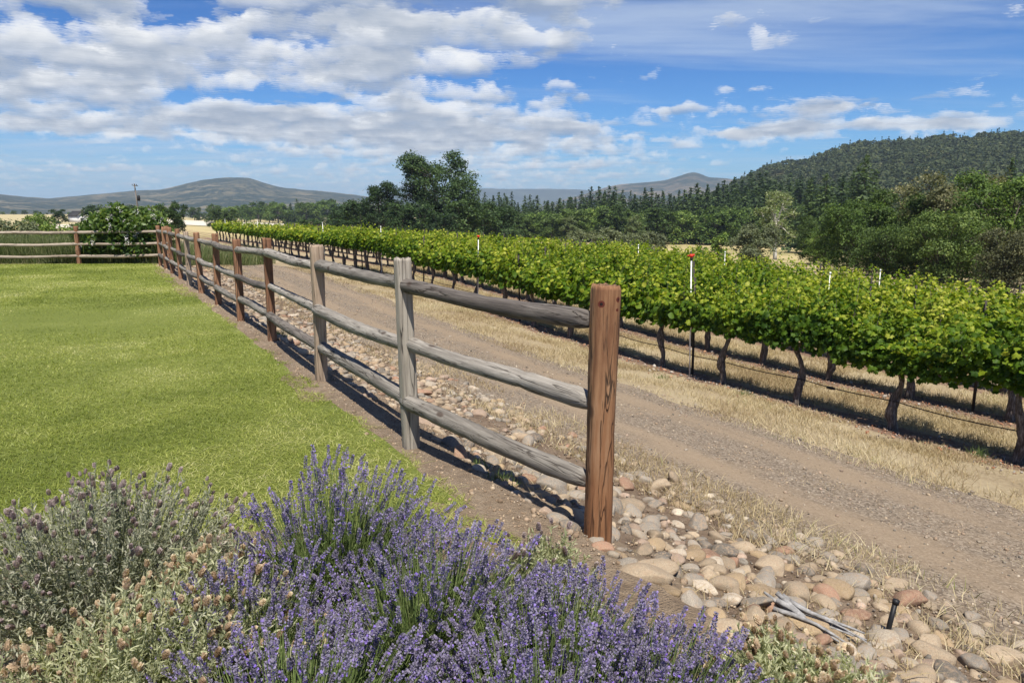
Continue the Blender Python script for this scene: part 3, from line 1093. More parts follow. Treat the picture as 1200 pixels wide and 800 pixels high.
SM = stake_mesh()
tp0 = None
for row in range(6):
    for k in range(0, 12):
        a0 = 6.43 + SP * (4 * k - .5 + (row * 1.7) % 4 - 1)
        x, y = xy(a0, N_ROW + row * ROW_GAP + .05)
        qx, qy, dep = project([[x, y, float(terrain(x, y)) + 1.5]])
        if not (-20 < qx[0] < 1215) or dep[0] > 60:
            continue
        o = obj('trellis_post', SM, M_steel)
        tag(o, f'dark steel trellis post standing in the {ROWN[row]} row of vines', 'trellis post', 'dark trellis posts in the vine rows')
        o.location = (x, y, float(terrain(x, y)) + (0 if row else -.05))
        o.rotation_euler = (R(random.uniform(-1.5, 1.5)), R(random.uniform(-1.5, 1.5)), row_yaw)
        o.scale = (1.1, 1.1, random.uniform(.93, .98))


def sprinkler_parts(parent, h):
    V, F = tube([(0, 0, -.1), (0, 0, h * .5), (0, 0, h)], [.012, .012, .012], 10)
    mb = MB(); mb.add(V, F)
    V, F = tube([(0, 0, h * .62), (0, 0, h * .64)], [.022, .022], 10); mb.add(V, F)
    obj('riser_pipe', mb.mesh('riser_pipe'), M_pvc, parent)
    mb = MB()
    mb.add(*tube([(0, 0, h), (0, 0, h + .03), (0, 0, h + .05)], [.02, .03, .02], 10))
    obj('collar', mb.mesh('collar'), M_black, parent)
    mb = MB()
    mb.add(*tube([(0, 0, h + .05), (0, 0, h + .075), (0, 0, h + .10), (0, 0, h + .115)], [.024, .042, .046, .030], 12))
    mb.add(*box(.055, 0, h + .085, .05, .022, .02)); mb.add(*box(-.045, 0, h + .10, .03, .02, .035))
    obj('sprinkler_head', mb.mesh('sprinkler_head'), M_red, parent)


def riser(px_base, row_n, h, label, red=True, name='sprinkler_riser'):
    """stands in a vine row, in the compass direction of the photo's stake"""
    best = None
    for a0 in np.linspace(4, 75, 1500):
        x, y = xy(a0, row_n)
        q = project([[x, y, float(terrain(x, y)) + h * .5]])
        e = abs(q[0][0] - px_base)
        if best is None or e < best[0]:
            best = (e, float(x), float(y))
    x, y = best[1:]
    t = thing(name, label, 'sprinkler' if red else 'stake', (x, y, float(terrain(x, y))), 'red topped irrigation risers' if red else 'plain white stakes in the vine rows')
    t.rotation_euler = (0, R(1.5), random.uniform(0, 6))
    if red:
        sprinkler_parts(t, h)
    else:
        V, F = tube([(0, 0, -.1), (0, 0, h * .5), (0, 0, h)], [.013, .013, .012], 10)
        mb = MB(); mb.add(V, F)
        obj('riser_pipe', mb.mesh('riser_pipe'), M_pvc, t)
        V, F = tube([(0, 0, h - .03), (0, 0, h + .012), (0, 0, h + .02)], [.024, .024, .016], 10)
        mb = MB(); mb.add(V, F)
        obj('cap', mb.mesh('cap'), M_pvc, t)
    return t


riser(811, N_ROW - .12, 2.22, 'red topped white irrigation riser in the front row, right of the rust brown post')
riser(560, N_ROW - .08, 2.05, 'red topped white irrigation riser in the front row, farther left, above the fence rails')
riser(967, N_ROW + 2 * ROW_GAP, 2.02, 'plain white stake above the vine tops in front of the big dark green tree', False, 'vineyard_stake')
riser(1029, N_ROW + 4 * ROW_GAP, 2.02, 'plain white stake just showing over the vine tops near the right trees', False, 'vineyard_stake')
riser(748, N_ROW + 3 * ROW_GAP, 2.02, 'plain white stake above the vine tops in front of the grey green willow bushes', False, 'vineyard_stake')
riser(849, N_ROW + 4 * ROW_GAP, 2.02, 'plain white stake above the vine tops left of the pale bush', False, 'vineyard_stake')
riser(447, N_ROW, 1.95, 'thin white stake in the front row below the large oak', False, 'vineyard_stake')
riser(380, N_ROW, 1.95, 'thin white stake in the front row left of the large oak', False, 'vineyard_stake')
riser(303, N_ROW, 1.95, 'thin white stake in the far left part of the front row', False, 'vineyard_stake')
riser(265, N_ROW, 1.9, 'thin white stake at the far end of the front row beside the hay field', False, 'vineyard_stake')

hp = []
for a0 in np.linspace(1.5, 66, 160):
    x, y = xy(a0, N_ROW - .05)
    ph = (a0 - 6.43) / SP
    hp.append((float(x), float(y), float(terrain(x, y)) + .43 - .03 * abs(math.sin(math.pi * ph)) + .01 * math.sin(a0)))
V, F = tube(hp, np.full(len(hp), .0085), 6)
mb = MB(); mb.add(V, F)
x, y = xy(6.43 + SP * .62, N_ROW - .05)
hose = obj('drip_hose', mb.mesh('drip_hose'), M_black)
tag(hose, 'black drip irrigation hose strung low along the front row of vine trunks', 'hose')
zf = float(terrain(x, y)) + .405
mb = MB(); V, F = tube([(x - FD[0] * .07, y - FD[1] * .07, zf), (x, y, zf), (x + FD[0] * .07, y + FD[1] * .07, zf)], [.018, .026, .018], 8); mb.add(V, F)
obj('coupling', mb.mesh('coupling'), M_black, hose)

# ------------------------------------------------------------------ trees
DK = [(0, (.016, .028, .008)), (.4, (.036, .060, .014)), (.75, (.072, .108, .024)), (1, (.13, .165, .045))]
OAK = [(0, (.010, .020, .008)), (.4, (.022, .042, .013)), (.75, (.042, .070, .020)), (1, (.075, .110, .034))]
GRN = [(0, (.022, .040, .009)), (.4, (.055, .092, .018)), (.75, (.115, .165, .032)), (1, (.22, .26, .07))]
OLV = [(0, (.032, .036, .018)), (.4, (.068, .072, .032)), (.75, (.125, .12, .055)), (1, (.24, .22, .13))]
PAL = [(0, (.045, .06, .025)), (.4, (.085, .11, .04)), (.75, (.14, .165, .065)), (1, (.22, .24, .11))]
WIL = [(0, (.045, .055, .030)), (.4, (.080, .095, .048)), (.75, (.125, .14, .070)), (1, (.19, .20, .11))]
CON = [(0, (.010, .020, .008)), (.4, (.023, .040, .014)), (.75, (.045, .070, .022)), (1, (.075, .105, .035))]
M_tree = {k: leaf_mat('foliage_' + k, [(p, tuple(1.55 * q for q in c)) for p, c in v], .36, .6, .42, spec=.25) for k, v in
          dict(dark=DK, oak=OAK, green=GRN, olive=OLV, pale=PAL, willow=WIL, conifer=CON).items()}
mm, nt, b = mat('tree_bark')
g = nt.noise(nt.scale(nt.coord('Object'), (1, 1, .25)), 6, 6, .7)
nt.put(b.inputs['Base Color'], nt.ramp(g, [(.3, (.03, .025, .02)), (.6, (.11, .09, .075))]))
M_bark = mm
mm, nt, b = mat('pale_bark')
g = nt.noise(nt.scale(nt.coord('Object'), (1, 1, .5)), 4, 5, .7)
nt.put(b.inputs['Base Color'], nt.ramp(g, [(.3, (.30, .27, .23)), (.6, (.55, .52, .46))]))
M_bark_pale = mm


def broadleaf(seed, h, w, nclus, per, ls, mk, trunk=.22, bark=None, lobes=14, low=.18, clus=.075, gaps=.0, squash=.8, open_=False):
    """tapered trunk, limbs to every lobe, leaf clumps spread over and through the lobes"""
    r_ = np.random.default_rng(seed)
    mb = MB()
    th = h * trunk
    ts = np.linspace(0, 1, 7)
    wob = r_.normal(size=2) * .02 * h
    tp_ = np.stack([wob[0] * ts ** 2, wob[1] * ts ** 2, -.3 + ts * (th + h * .25)], -1)
    mb.add(*tube(tp_, h * .022 * (1.25 - .6 * ts), 8, .06, True, seed))
    C, Rr = [], []
    for k in range(lobes):
        u = (k + .5) / lobes
        z = low + (1 - low) * (u ** .85) * .86
        mx = w * .5 * math.sqrt(max(0.03, 1 - ((z - .48) / .56) ** 2)) * .78
        a = k * 2.399 + r_.normal() * .4
        rr_ = mx * math.sqrt(r_.uniform(.15, 1.0))
        C.append((rr_ * math.cos(a), rr_ * math.sin(a), z * h)); Rr.append(w * r_.uniform(.15, .25) * (1.1 - .35 * u))
    C = np.array(C); Rr = np.array(Rr)
    for c, r0 in zip(C, Rr):
        s = tp_[int(r_.integers(3, 7))]
        mid = (s + c) / 2 + np.array([0, 0, .05 * h * (-1 if c[2] < th else 1)]) + r_.normal(size=3) * .02 * h
        tt = np.linspace(0, 1, 6)[:, None]
        path = (1 - tt) ** 2 * s + 2 * tt * (1 - tt) * mid + tt ** 2 * c
        mb.add(*tube(path, h * np.linspace(.011, .003, 6), 5, .05, False, seed))
        for q in range(3):
            e = c + norm(r_.normal(size=3)) * r0 * .9
            mb.add(*tube(np.stack([c, (c + e) / 2 + r_.normal(size=3) * r0 * .1, e]), [h * .004, h * .003, h * .0012], 4, 0, False))
    k = r_.integers(0, lobes, nclus)
    d = norm(r_.normal(size=(nclus, 3))); d[:, 2] = np.where(d[:, 2] < -.35, -d[:, 2], d[:, 2])
    rad = r_.uniform(.55 if not open_ else .2, 1.06, nclus)
    P0 = C[k] + d * (rad * Rr[k])[:, None] * np.array([1, 1, squash])
    if gaps > 0:
        g = vnoise(P0[:, 0] / (w * .13) + 31, P0[:, 2] / (w * .13) + P0[:, 1] / (w * .2), seed)
        sel = g > gaps; P0 = P0[sel]; d = d[sel]
    ncl = len(P0)
    P = (P0[:, None] + r_.normal(size=(ncl, per, 3)) * w * clus * np.array([.55, .55, .38])).reshape(-1, 3)
    D = (d[:, None] * .7 + np.array([0, 0, .55]) + r_.normal(size=(ncl, per, 3)) * .55).reshape(-1, 3)
    cl = np.repeat(r_.normal(size=ncl) * .13, per)
    tV = np.array([[0, -.5, 0], [.36, 0, -.1], [0, .5, 0], [-.36, 0, -.1]])
    S = ls * r_.uniform(.6, 1.3, len(P))
    V, F, idx = scatter(tV, [np.array([[0, 1, 2], [0, 2, 3]])], P, frames(D, r_.uniform(0, 6.28, len(P))), S)
    rnd = np.clip(.45 + cl + r_.normal(size=len(P)) * .16, 0, 1)
    fo = mesh_np('tree_crown', V, F, {'rnd': rnd[idx]}); fo.materials.append(M_tree[mk])
    tr = mb.mesh('tree_trunk'); tr.materials.append(bark or M_bark)
    return tr, fo


def conifer(seed, h, w, layers=30, taper=.85, low=.10, dens=1.0):
    r_ = np.random.default_rng(seed)
    mb = MB()
    ts = np.linspace(0, 1, 6)
    mb.add(*tube(np.stack([0 * ts, 0 * ts, -.4 + ts * h * .97], -1), h * .016 * (1.05 - ts), 6, .05, True, seed))
    P, D, S, Rn = [], [], [], []
    for L in range(layers):
        u = (L + .3 * r_.random()) / layers
        z = h * (low + (1 - low) * u)
        rad = w / 2 * ((1 - u) ** taper * .95 + .03) * r_.uniform(.72, 1.15)
        nbr = max(4, int((9 * (1 - u) + 4) * dens))
        for q in range(nbr):
            if r_.random() < .10:
                continue
            a = 2 * np.pi * (q + r_.random()) / nbr
            rb = rad * r_.uniform(.6, 1.12)
            nn = max(2, int(rb / (h * .026)))
            tt = (np.arange(nn) + .6) / nn
            dz = -.22 * rb * tt ** 1.5 + .05 * h * (1 - tt) * .3
            P.append(np.stack([np.cos(a) * rb * tt, np.sin(a) * rb * tt, z + dz], -1) + r_.normal(size=(nn, 3)) * h * .006)
            D.append(np.stack([np.full(nn, np.cos(a)) * .45, np.full(nn, np.sin(a)) * .45, np.full(nn, .9)], -1) + r_.normal(size=(nn, 3)) * .4)
            S.append(np.full(nn, h * .055) * (1.15 - .5 * u) * r_.uniform(.7, 1.25, nn)); Rn.append(np.full(nn, r_.normal() * .12) + .15 * tt)
    # pointed leader
    zt = np.linspace(.93, 1.0, 5) * h
    P.append(np.stack([0 * zt, 0 * zt, zt], -1)); D.append(r_.normal(size=(5, 3)) + [0, 0, .3]); S.append(np.linspace(.04, .02, 5) * h); Rn.append(np.zeros(5))
    P = np.vstack(P); D = np.vstack(D); S = np.concatenate(S); Rn = np.concatenate(Rn)
    tV = np.array([[0, -.62, -.12], [.34, 0, 0.04], [0, .62, -.12], [-.34, 0, 0.04]])
    V, F, idx = scatter(tV, [np.array([[0, 1, 2], [0, 2, 3]])], P, frames(D, r_.uniform(0, 6.28, len(P))), S)
    rnd = np.clip(.42 + Rn + r_.normal(size=len(P)) * .13, 0, 1)
    fo = mesh_np('conifer_crown', V, F, {'rnd': rnd[idx]}); fo.materials.append(M_tree['conifer'])
    tr = mb.mesh('conifer_trunk'); tr.materials.append(M_bark)
    return tr, fo


TREE_PROTO = {}


def plant_tree(key, meshes, name, label, cat, group, x, y, scale, yaw=None, sz=None, dz=0.0):
    if key not in TREE_PROTO:
        t = thing(name, label, cat)
        obj('trunk', meshes[0], None, t); obj('crown', meshes[1], None, t)
        TREE_PROTO[key] = t
    else:
        t = copy_tree(TREE_PROTO[key]); t['label'] = label; t['category'] = cat
    if group:
        t['group'] = group
    elif 'group' in t:
        del t['group']
    t.location = (x, y, float(terrain(x, y)) + dz)
    t.rotation_euler = (0, 0, random.uniform(0, 6.28) if yaw is None else yaw)
    t.scale = (scale, scale, scale * (sz or random.uniform(.92, 1.08)))
    return t


def height_to(py, D, x, y, dz=0.0):
    """tree height that brings its top to that height above the horizon at distance D"""
    d = pix_dir(600, py)
    return CAM_H + D * d[2] / d[1] - float(terrain(x, y)) - dz


CN = [conifer(200 + k, 22, [13, 11, 14.5, 10.5, 12.5][k], [30, 32, 28, 34, 26][k], [.80, .70, .85, .75, .72][k]) for k in range(5)]
BD = [broadleaf(220 + k, 12, [11, 9.5, 12.5, 10][k], 420, 9, .62, ['dark', 'dark', 'green', 'dark'][k], lobes=13, low=.12) for k in range(4)]
BO = [broadleaf(230 + k, 12, [11, 12][k], 420, 9, .62, 'oak', lobes=13, low=.10) for k in range(2)]


def tree(kind, px, D, py_top, label, group=None, name=None, k=None, wide=None):
    x, y = at_az(px, D)
    h = height_to(py_top, D, x, y)
    pool = dict(con=CN, bd=BD, oak=BO)[kind]
    k = random.randrange(len(pool)) if k is None else k
    base = 22 if kind == 'con' else 12
    t = plant_tree((kind, k), pool[k], name or ('conifer_tree' if kind == 'con' else 'broadleaf_tree'), label, 'tree', group, x, y, h / base, sz=1.0)
    if wide:
        t.scale = (t.scale[0] * wide, t.scale[1] * wide, t.scale[2])
    return t


# the tall oak beside the vineyard and its darker neighbours
big_oak = broadleaf(301, 22, 21.5, 2100, 16, .50, 'oak', trunk=.16, lobes=24, low=.12, clus=.042, gaps=.27, squash=.85)
x, y = at_az(511, 190)
h = height_to(176, 190, x, y)
plant_tree('bigoak', big_oak, 'oak_tree', 'tall dark spreading oak with sky showing through its open crown, left of centre', 'tree', None, x, y, h / 22, yaw=2.0, sz=1.0)
oak2 = broadleaf(305, 16, 14, 900, 14, .46, 'oak', trunk=.15, lobes=16, low=.10, clus=.05, gaps=.15)
x, y = at_az(447, 185); h = height_to(211, 185, x, y)
plant_tree('oak2', oak2, 'oak_tree', 'shorter dark oak standing against the left side of the tallest oak', 'tree', None, x, y, h / 16, yaw=.7, sz=1.0)
for px, D, py, wd in ((424, 200, 234, 1.3), (405, 215, 240, 1.3), (470, 176, 236, 1.1), (492, 180, 238, 1.2), (540, 182, 232, 1.2), (562, 195, 236, 1.2), (585, 205, 240, 1.2), (520, 170, 246, 1.1)):
    tree('oak', px, D, py, 'low dark oak in the thicket at the foot of the tallest oak', 'dark oaks around the tallest oak', 'oak_tree', wide=wd)

# woods along the far side of the valley
for px in np.arange(562, 1010, 4.6):
    D = random.uniform(400, 520)
    base = np.interp(px, [566, 600, 640, 690, 712, 740, 800, 830, 850, 868, 884, 905, 935, 960, 1010], [226, 228, 230, 223, 217, 224, 221, 217, 211, 206, 202, 206, 210, 214, 205])
    tree('con', float(px + random.uniform(-3, 3)), D, float(base + random.uniform(-4, 11)), 'dark conifer in the woods along the far side of the valley', 'conifers of the valley woods', wide=random.uniform(1.0, 1.6))
for px in np.arange(572, 1000, 7.5):
    D = random.uniform(330, 400)
    base = np.interp(px, [572, 700, 850, 900, 1000], [234, 231, 226, 222, 222])
    tree('con', float(px + random.uniform(-4, 4)), D, float(base + random.uniform(-7, 9)), 'shorter conifer in the middle of the valley woods', 'shorter conifers of the valley woods', wide=random.uniform(1.2, 1.7))
for px in np.arange(560, 960, 8.5):
    D = random.uniform(290, 335)
    tree('bd', float(px + random.uniform(-4, 4)), D, float(246 + random.uniform(-7, 9)), 'rounded dark broadleaf tree at the near edge of the valley woods', 'broadleaf trees at the edge of the valley woods', wide=random.uniform(.9, 1.4))

# far tree line behind the hay field, left
for px in np.arange(226, 440, 6.2):
    D = random.uniform(620, 720)
    con = random.random() < .55
    base = 239 if px > 300 else 245
    tree('con' if con else 'bd', float(px + random.uniform(-3, 3)), D, float(base + random.uniform(-6, 6)), 'small dark tree in the far line behind the hay field', 'trees of the far line behind the hay field', wide=1.5 if con else 1.2)
for px in np.arange(-10, 200, 13):
    tree('bd', float(px), random.uniform(900, 1000), float(248 + random.uniform(-1.5, 1.5)), 'tiny dark tree on the plain below the left mountain', 'tiny trees on the plain', wide=1.6)
tree('bd', 252, 330, 243.5, 'small round tree alone on the golden field, left one of the pair', None, k=0)
tree('bd', 269, 330, 244.5, 'small round tree alone on the golden field, right one of the pair', None, k=1)
tree('oak', 68, 300, 245, 'lone small round tree on the pale field left of the barn', None, 'oak_tree', 0)
for px, D, py, wd in ((112, 200, 241, 1.2), (126, 190, 244, 1.3), (143, 205, 240, 1.3), (158, 200, 241, 1.2)):
    tree('oak', px, D, py, 'low dark oak showing over the flowering shrub', 'low dark oaks behind the flowering shrub', 'oak_tree', wide=wd)
tree('oak', 194, 130, 238, 'round dark oak rising over the right end of the flowering shrub', None, 'oak_tree', 0, wide=.95)
tree('oak', 208, 150, 236.5, 'narrow dark oak directly right of the round oak behind the shrub', None, 'oak_tree', 1, wide=.6)
for px, D, py, wd in ((350, 170, 257, 1.0), (366, 165, 256, 1.2), (384, 168, 257, 1.1), (399, 165, 255, 1.0)):
    tree('oak', px, D, py, 'low dark shrubby oak at the end of the hay field', 'low shrubby oaks before the hay field', 'oak_tree', wide=wd * 1.4)

# willow bushes in the field beyond the vines
wil = [broadleaf(330 + k, 5, 6.5, 420, 10, .34, 'willow', trunk=.05, lobes=12, low=.02, clus=.06) for k in range(2)]
for px, D, py, wd, lab in ((676, 135, 270, .62, 'small grey green willow bush, leftmost in the field beyond the vines'), (706, 125, 267.5, .9, 'round grey green willow bush in the field beyond the vines'),
                      (735, 140, 273, .7, 'low dull willow bush behind its neighbours in the field'), (752, 128, 273, .7, 'dark low willow bush between two taller ones'), (765, 132, 270.5, .75, 'grey green willow bush at the right of its clump')):
    x, y = at_az(px, D); h = height_to(py, D, x, y)
    k = random.randrange(2)
    t = plant_tree(('wil', k), wil[k], 'willow_bush', lab, 'bush', 'willow bushes in the field', x, y, h / 5, sz=1.0)
    t.scale = (t.scale[0] * wd * 1.25, t.scale[1] * wd * 1.25, t.scale[2])
pale = broadleaf(340, 11, 8, 420, 10, .42, 'pale', trunk=.2, lobes=12, low=.12, clus=.055, gaps=.1)
x, y = at_az(743, 260); plant_tree('pale', pale, 'broadleaf_tree', 'pale yellow green tree in front of the dark valley woods', 'tree', None, x, y, height_to(250, 260, x, y) / 11, sz=1.0)
x, y = at_az(668, 285); plant_tree('pale', pale, 'broadleaf_tree', 'mid green tree standing slightly proud of the valley woods', 'tree', None, x, y, height_to(250, 285, x, y) / 11, sz=1.0)

# right-hand trees and bushes
sparse = broadleaf(350, 14, 9, 520, 9, .34, 'pale', trunk=.26, bark=M_bark_pale, lobes=20, low=.22, clus=.06, gaps=.18, open_=True)
x, y = at_az(911, 165); plant_tree('sparse', sparse, 'broadleaf_tree', 'thin pale tree with bare whitish branches showing', 'tree', None, x, y, height_to(219, 165, x, y) / 14, yaw=1.0, sz=1.0)
gb = broadleaf(355, 6, 8, 700, 12, .30, 'willow', trunk=.05, lobes=15, low=.02, clus=.055)
x, y = at_az(888, 100); plant_tree('gb', gb, 'bush', 'wide grey green bush with twiggy dark patches beyond the vine tops', 'bush', None, x, y, height_to(262, 100, x, y) / 6, yaw=.3, sz=1.0)
gb2 = broadleaf(356, 4, 3.5, 300, 10, .26, 'green', trunk=.05, lobes=9, low=.02, clus=.06)
x, y = at_az(846, 104); plant_tree('gb2', gb2, 'bush', 'small bright green bush at the right end of the tan field', 'bush', None, x, y, height_to(270, 104, x, y) / 4, yaw=.3, sz=1.0)
x, y = at_az(824, 110); plant_tree('gb2', gb2, 'bush', 'tiny round bush on the tan field', 'bush', None, x, y, height_to(286, 110, x, y) / 4, yaw=2.3, sz=1.0)
RT = [('rt1', broadleaf(360, 12, 13, 1500, 15, .30, 'green', trunk=.1, lobes=22, low=.03, clus=.045), 1008, 84, 236, 'large dense green tree behind the vines, leaves lit along its top'),
      ('rt2', broadleaf(361, 12, 11, 1300, 15, .28, 'dark', trunk=.1, lobes=20, low=.03, clus=.045), 1062, 86, 221, 'tall dark green tree second in the group behind the vines at right'),
      ('rt3', broadleaf(362, 12, 12, 1300, 14, .28, 'olive', trunk=.1, lobes=20, low=.03, clus=.05, gaps=.2), 1128, 84, 207, 'olive green tree with pale flowering twigs at right'),
      ('rt4', broadleaf(363, 12, 12, 1300, 14, .28, 'green', trunk=.1, lobes=20, low=.03, clus=.045), 1180, 76, 203, 'bushy green tree at the right edge of the picture'),
      ('rt5', broadleaf(364, 9, 12, 1300, 14, .27, 'dark', trunk=.08, lobes=20, low=.02, clus=.05), 1110, 70, 246, 'low broad dark tree in front of the taller right trees'),
      ('rt6', broadleaf(365, 9, 11, 1200, 14, .27, 'olive', trunk=.08, lobes=20, low=.02, clus=.05, gaps=.15), 1190, 62, 262, 'low olive bushy tree nearest the vines at the right edge')]
for key, ms, px, D, py, lab in RT:
    x, y = at_az(px, D)
    h0 = 12 if key in ('rt1', 'rt2', 'rt3', 'rt4') else 9
    plant_tree(key, ms, 'broadleaf_tree', lab, 'tree', None, x, y, height_to(py, D, x, y) / h0, yaw=1.3, sz=1.0)
for px, D, key, py, lab in ((1260, 80, 'rt2', 200, 'dark tree only partly inside the right edge of the picture'), (970, 96, 'rt4', 262, 'low green tree left of the large dense tree behind the vines'),
                            (1045, 74, 'rt5', 262, 'low dark thicket tree below the large dense tree'), (1150, 100, 'rt1', 226, 'green tree filling the gap behind the olive tree'),
                            (1090, 100, 'rt3', 219, 'olive tree with bare twigs behind the tall dark tree'), (958, 120, 'rt2', 250, 'dark tree beside the pale bank left of the right trees')):
    x, y = at_az(px, D); h0 = dict(rt5=9, rt6=9).get(key, 12)
    plant_tree(key, None, 'broadleaf_tree', lab, 'tree', None, x, y, height_to(py, D, x, y) / h0, yaw=random.uniform(0, 6), sz=1.0)
for px, D, py in ((1010, 240, 188), (1002, 250, 200), (1180, 230, 196), (1022, 260, 204), (966, 230, 206), (985, 225, 214), (948, 235, 212), (1150, 260, 206), (1100, 260, 208)):
    tree('con', px, D, py, 'dark conifer standing behind the right-hand broadleaf trees', 'conifers behind the right trees', wide=1.2)

# forest on the hill: a wood that reads as one mass
def hill_forest():
    n = 12500
    nu, nv, _ = HP.shape
    iu = rng.uniform(15, nu - 40, n); iv = rng.uniform(0, 1, n) ** .8 * (nv * .8 + 1.5)
    fi = np.clip(iu.astype(int), 0, nu - 2); fj = np.clip(iv.astype(int), 0, nv - 2)
    fu, fv = (iu - fi)[:, None], (iv - fj)[:, None]
    P = HP[fi, fj] * (1 - fu) * (1 - fv) + HP[fi + 1, fj] * fu * (1 - fv) + HP[fi, fj + 1] * (1 - fu) * fv + HP[fi + 1, fj + 1] * fu * fv
    keep = fbm(P[:, 0] / 60 + 50, P[:, 1] / 90 + 50, 91, 4) > .30
    P = P[keep]; n = len(P)
    con = rng.random(n) < .08
    hh = np.where(con, rng.uniform(7, 11, n), rng.uniform(4.5, 8, n)); ww = np.where(con, hh * .36, hh * rng.uniform(.75, 1.15, n))
    per = 26
    d = norm(rng.normal(size=(n, per, 3))); d[..., 2] = np.abs(d[..., 2]) * 1.0 - .25
    rad = rng.uniform(.55, 1.05, (n, per, 1))
    Q = d * rad
    u = rng.random((n, per))
    cone = np.stack([d[..., 0] * (1 - u) * 1.1, d[..., 1] * (1 - u) * 1.1, u * 2 - 1 + .15], -1)
    Q = np.where(con[:, None, None], cone, Q)
    C = P + np.stack([0 * hh, 0 * hh, hh * .52], -1)
    L = C[:, None] + Q * np.stack([ww / 2, ww / 2, hh * .5], -1)[:, None]
    L = L.reshape(-1, 3)
    D = (d + np.array([0, 0, .6]) + rng.normal(size=d.shape) * .4).reshape(-1, 3)
    S = np.repeat(np.where(con, ww * .42, ww * .36), per) * rng.uniform(.7, 1.3, n * per)
    tV = np.array([[0, -.55, -.1], [.45, 0, .05], [0, .55, -.1], [-.45, 0, .05]])
    V, F, idx = scatter(tV, [np.array([[0, 1, 2, 3]])], L, frames(D), S)
    rnd = np.clip(np.repeat(np.where(con, .25, .5) + rng.normal(size=n) * .13, per) + rng.normal(size=n * per) * .1, 0, 1)
    o = obj('hill_forest', mesh_np('hill_forest', V, F, {'rnd': rnd[idx]}), leaf_mat('hill_foliage', [(0, (.012, .024, .010)), (.4, (.036, .054, .018)), (.7, (.072, .088, .030)), (1, (.135, .14, .062))], .2, .8, 0))
    tag(o, 'mixed oak and conifer forest covering the slope of the right hill', 'forest', None, 'stuff')


hill_forest()

# understorey closing the ground under the valley woods
def understorey():
    n = 5200
    px = rng.uniform(400, 1300, n); D = rng.uniform(300, 520, n)
    P = np.array([at_az(p, d) for p, d in zip(px, D)])
    z = terrain(P[:, 0], P[:, 1]); P = np.stack([P[:, 0], P[:, 1], z + rng.uniform(.3, 4.5, n)], -1)
    per = 10
    L = (P[:, None] + rng.normal(size=(n, per, 3)) * [1.6, 1.6, 1.1]).reshape(-1, 3)
    D_ = rng.normal(size=(n * per, 3)) + [0, -.3, .7]
    V, F, idx = scatter(np.array([[0, -.5, 0], [.4, 0, -.1], [0, .5, 0], [-.4, 0, -.1]]), [np.array([[0, 1, 2, 3]])], L, frames(D_), rng.uniform(.9, 1.7, n * per))
    o = obj('undergrowth', mesh_np('undergrowth', V, F, {'rnd': np.clip(.35 + np.repeat(rng.normal(size=n) * .15, per), 0, 1)[idx]}), M_tree['dark'])
    tag(o, 'dark undergrowth filling the foot of the valley woods', 'undergrowth', None, 'stuff')


understorey()

# ------------------------------------------------------------------ far left: barn, pole, corner shrub
x, y = at_az(91, 420)
zb = float(terrain(x, y))
barn = thing('barn', 'small white barn with dark pitched roof far away left of the utility pole', 'barn', (x, y, zb), rz=1.1)
mm, nt, b = mat('white_boards'); nt.put(b.inputs['Base Color'], nt.ramp(nt.noise(nt.scale(nt.coord('Object'), (3, 3, .2)), 3, 3), [(.3, (.52, .50, .47)), (.7, (.70, .68, .65))])); M_wb = mm
mm, nt, b = mat('dark_roofing'); nt.put(b.inputs['Base Color'], nt.ramp(nt.noise(nt.coord('Object'), 2, 4), [(.3, (.02, .02, .022)), (.7, (.05, .048, .046))])); M_rf = mm
mb = MB(); mb.add(*box(0, 0, 1.6, 5.4, 7, 3.6))
mb.add(np.array([[-2.7, -3.5, 3.4], [2.7, -3.5, 3.4], [0, -3.5, 5.4], [-2.7, 3.5, 3.4], [2.7, 3.5, 3.4], [0, 3.5, 5.4]]), [np.array([[0, 1, 2], [5, 4, 3]])])
obj('wall', mb.mesh('wall'), M_wb, barn)
mb = MB()
for s in (-1, 1):
    v = np.array([[s * 3.1, -3.9, 3.15], [0, -3.9, 5.5], [0, 3.9, 5.5], [s * 3.1, 3.9, 3.15]])
    mb.add(np.vstack([v, v + [0, 0, .18]]), [np.array([[0, 1, 2, 3], [7, 6, 5, 4], [0, 4, 5, 1], [1, 5, 6, 2], [2, 6, 7, 3], [3, 7, 4, 0]])])
mb.add(*box(3.9, 0, 1.5, 2.4, 7, 3.0))
obj('roof', mb.mesh('roof'), M_rf, barn)
mb = MB(); mb.add(*box(0, -3.53, 1.2, 2.0, .06, 2.4)); obj('door', mb.mesh('door'), M_rf, barn)

x, y = at_az(162, 150); zb = float(terrain(x, y))
pole = thing('utility_pole', 'grey wooden utility pole with crossarm and transformer rising behind the flowering shrub', 'utility pole', (x, y, zb))
ph = height_to(219, 150, x, y)
M_polewood = wood_material('pole_wood', DKGREY, axis=2, grain=4)
mb = MB(); V, F = tube([(0, 0, -.5), (0, 0, ph * .5), (-.25, 0, ph)], [.15, .13, .10], 10); mb.add(V, F); obj('pole', mb.mesh('pole'), M_polewood, pole)
mb = MB(); mb.add(*box(-.2, -.12, ph - .35, .95, .10, .12)); o = obj('crossarm', mb.mesh('crossarm'), M_polewood, pole); o.rotation_euler = (0, 0, 1.0)
for dx in (-.75, .05, .7):
    V, F = tube([(0, 0, 0), (0, 0, .12), (0, 0, .22)], [.05, .07, .04], 8); mb = MB(); mb.add(V, F)
    o = obj('insulator', mb.mesh('insulator'), M_black, pole); o.location = (-.2 + dx * .3, dx * .45 - .1, ph - .28)
mb = MB(); V, F = tube([(0, 0, 0), (0, 0, .08), (0, 0, .85), (0, 0, .98)], [.16, .25, .25, .12], 12); mb.add(V, F)
o = obj('transformer', mb.mesh('transformer'), M_black, pole); o.location = (.36, -.1, ph - 3.0)

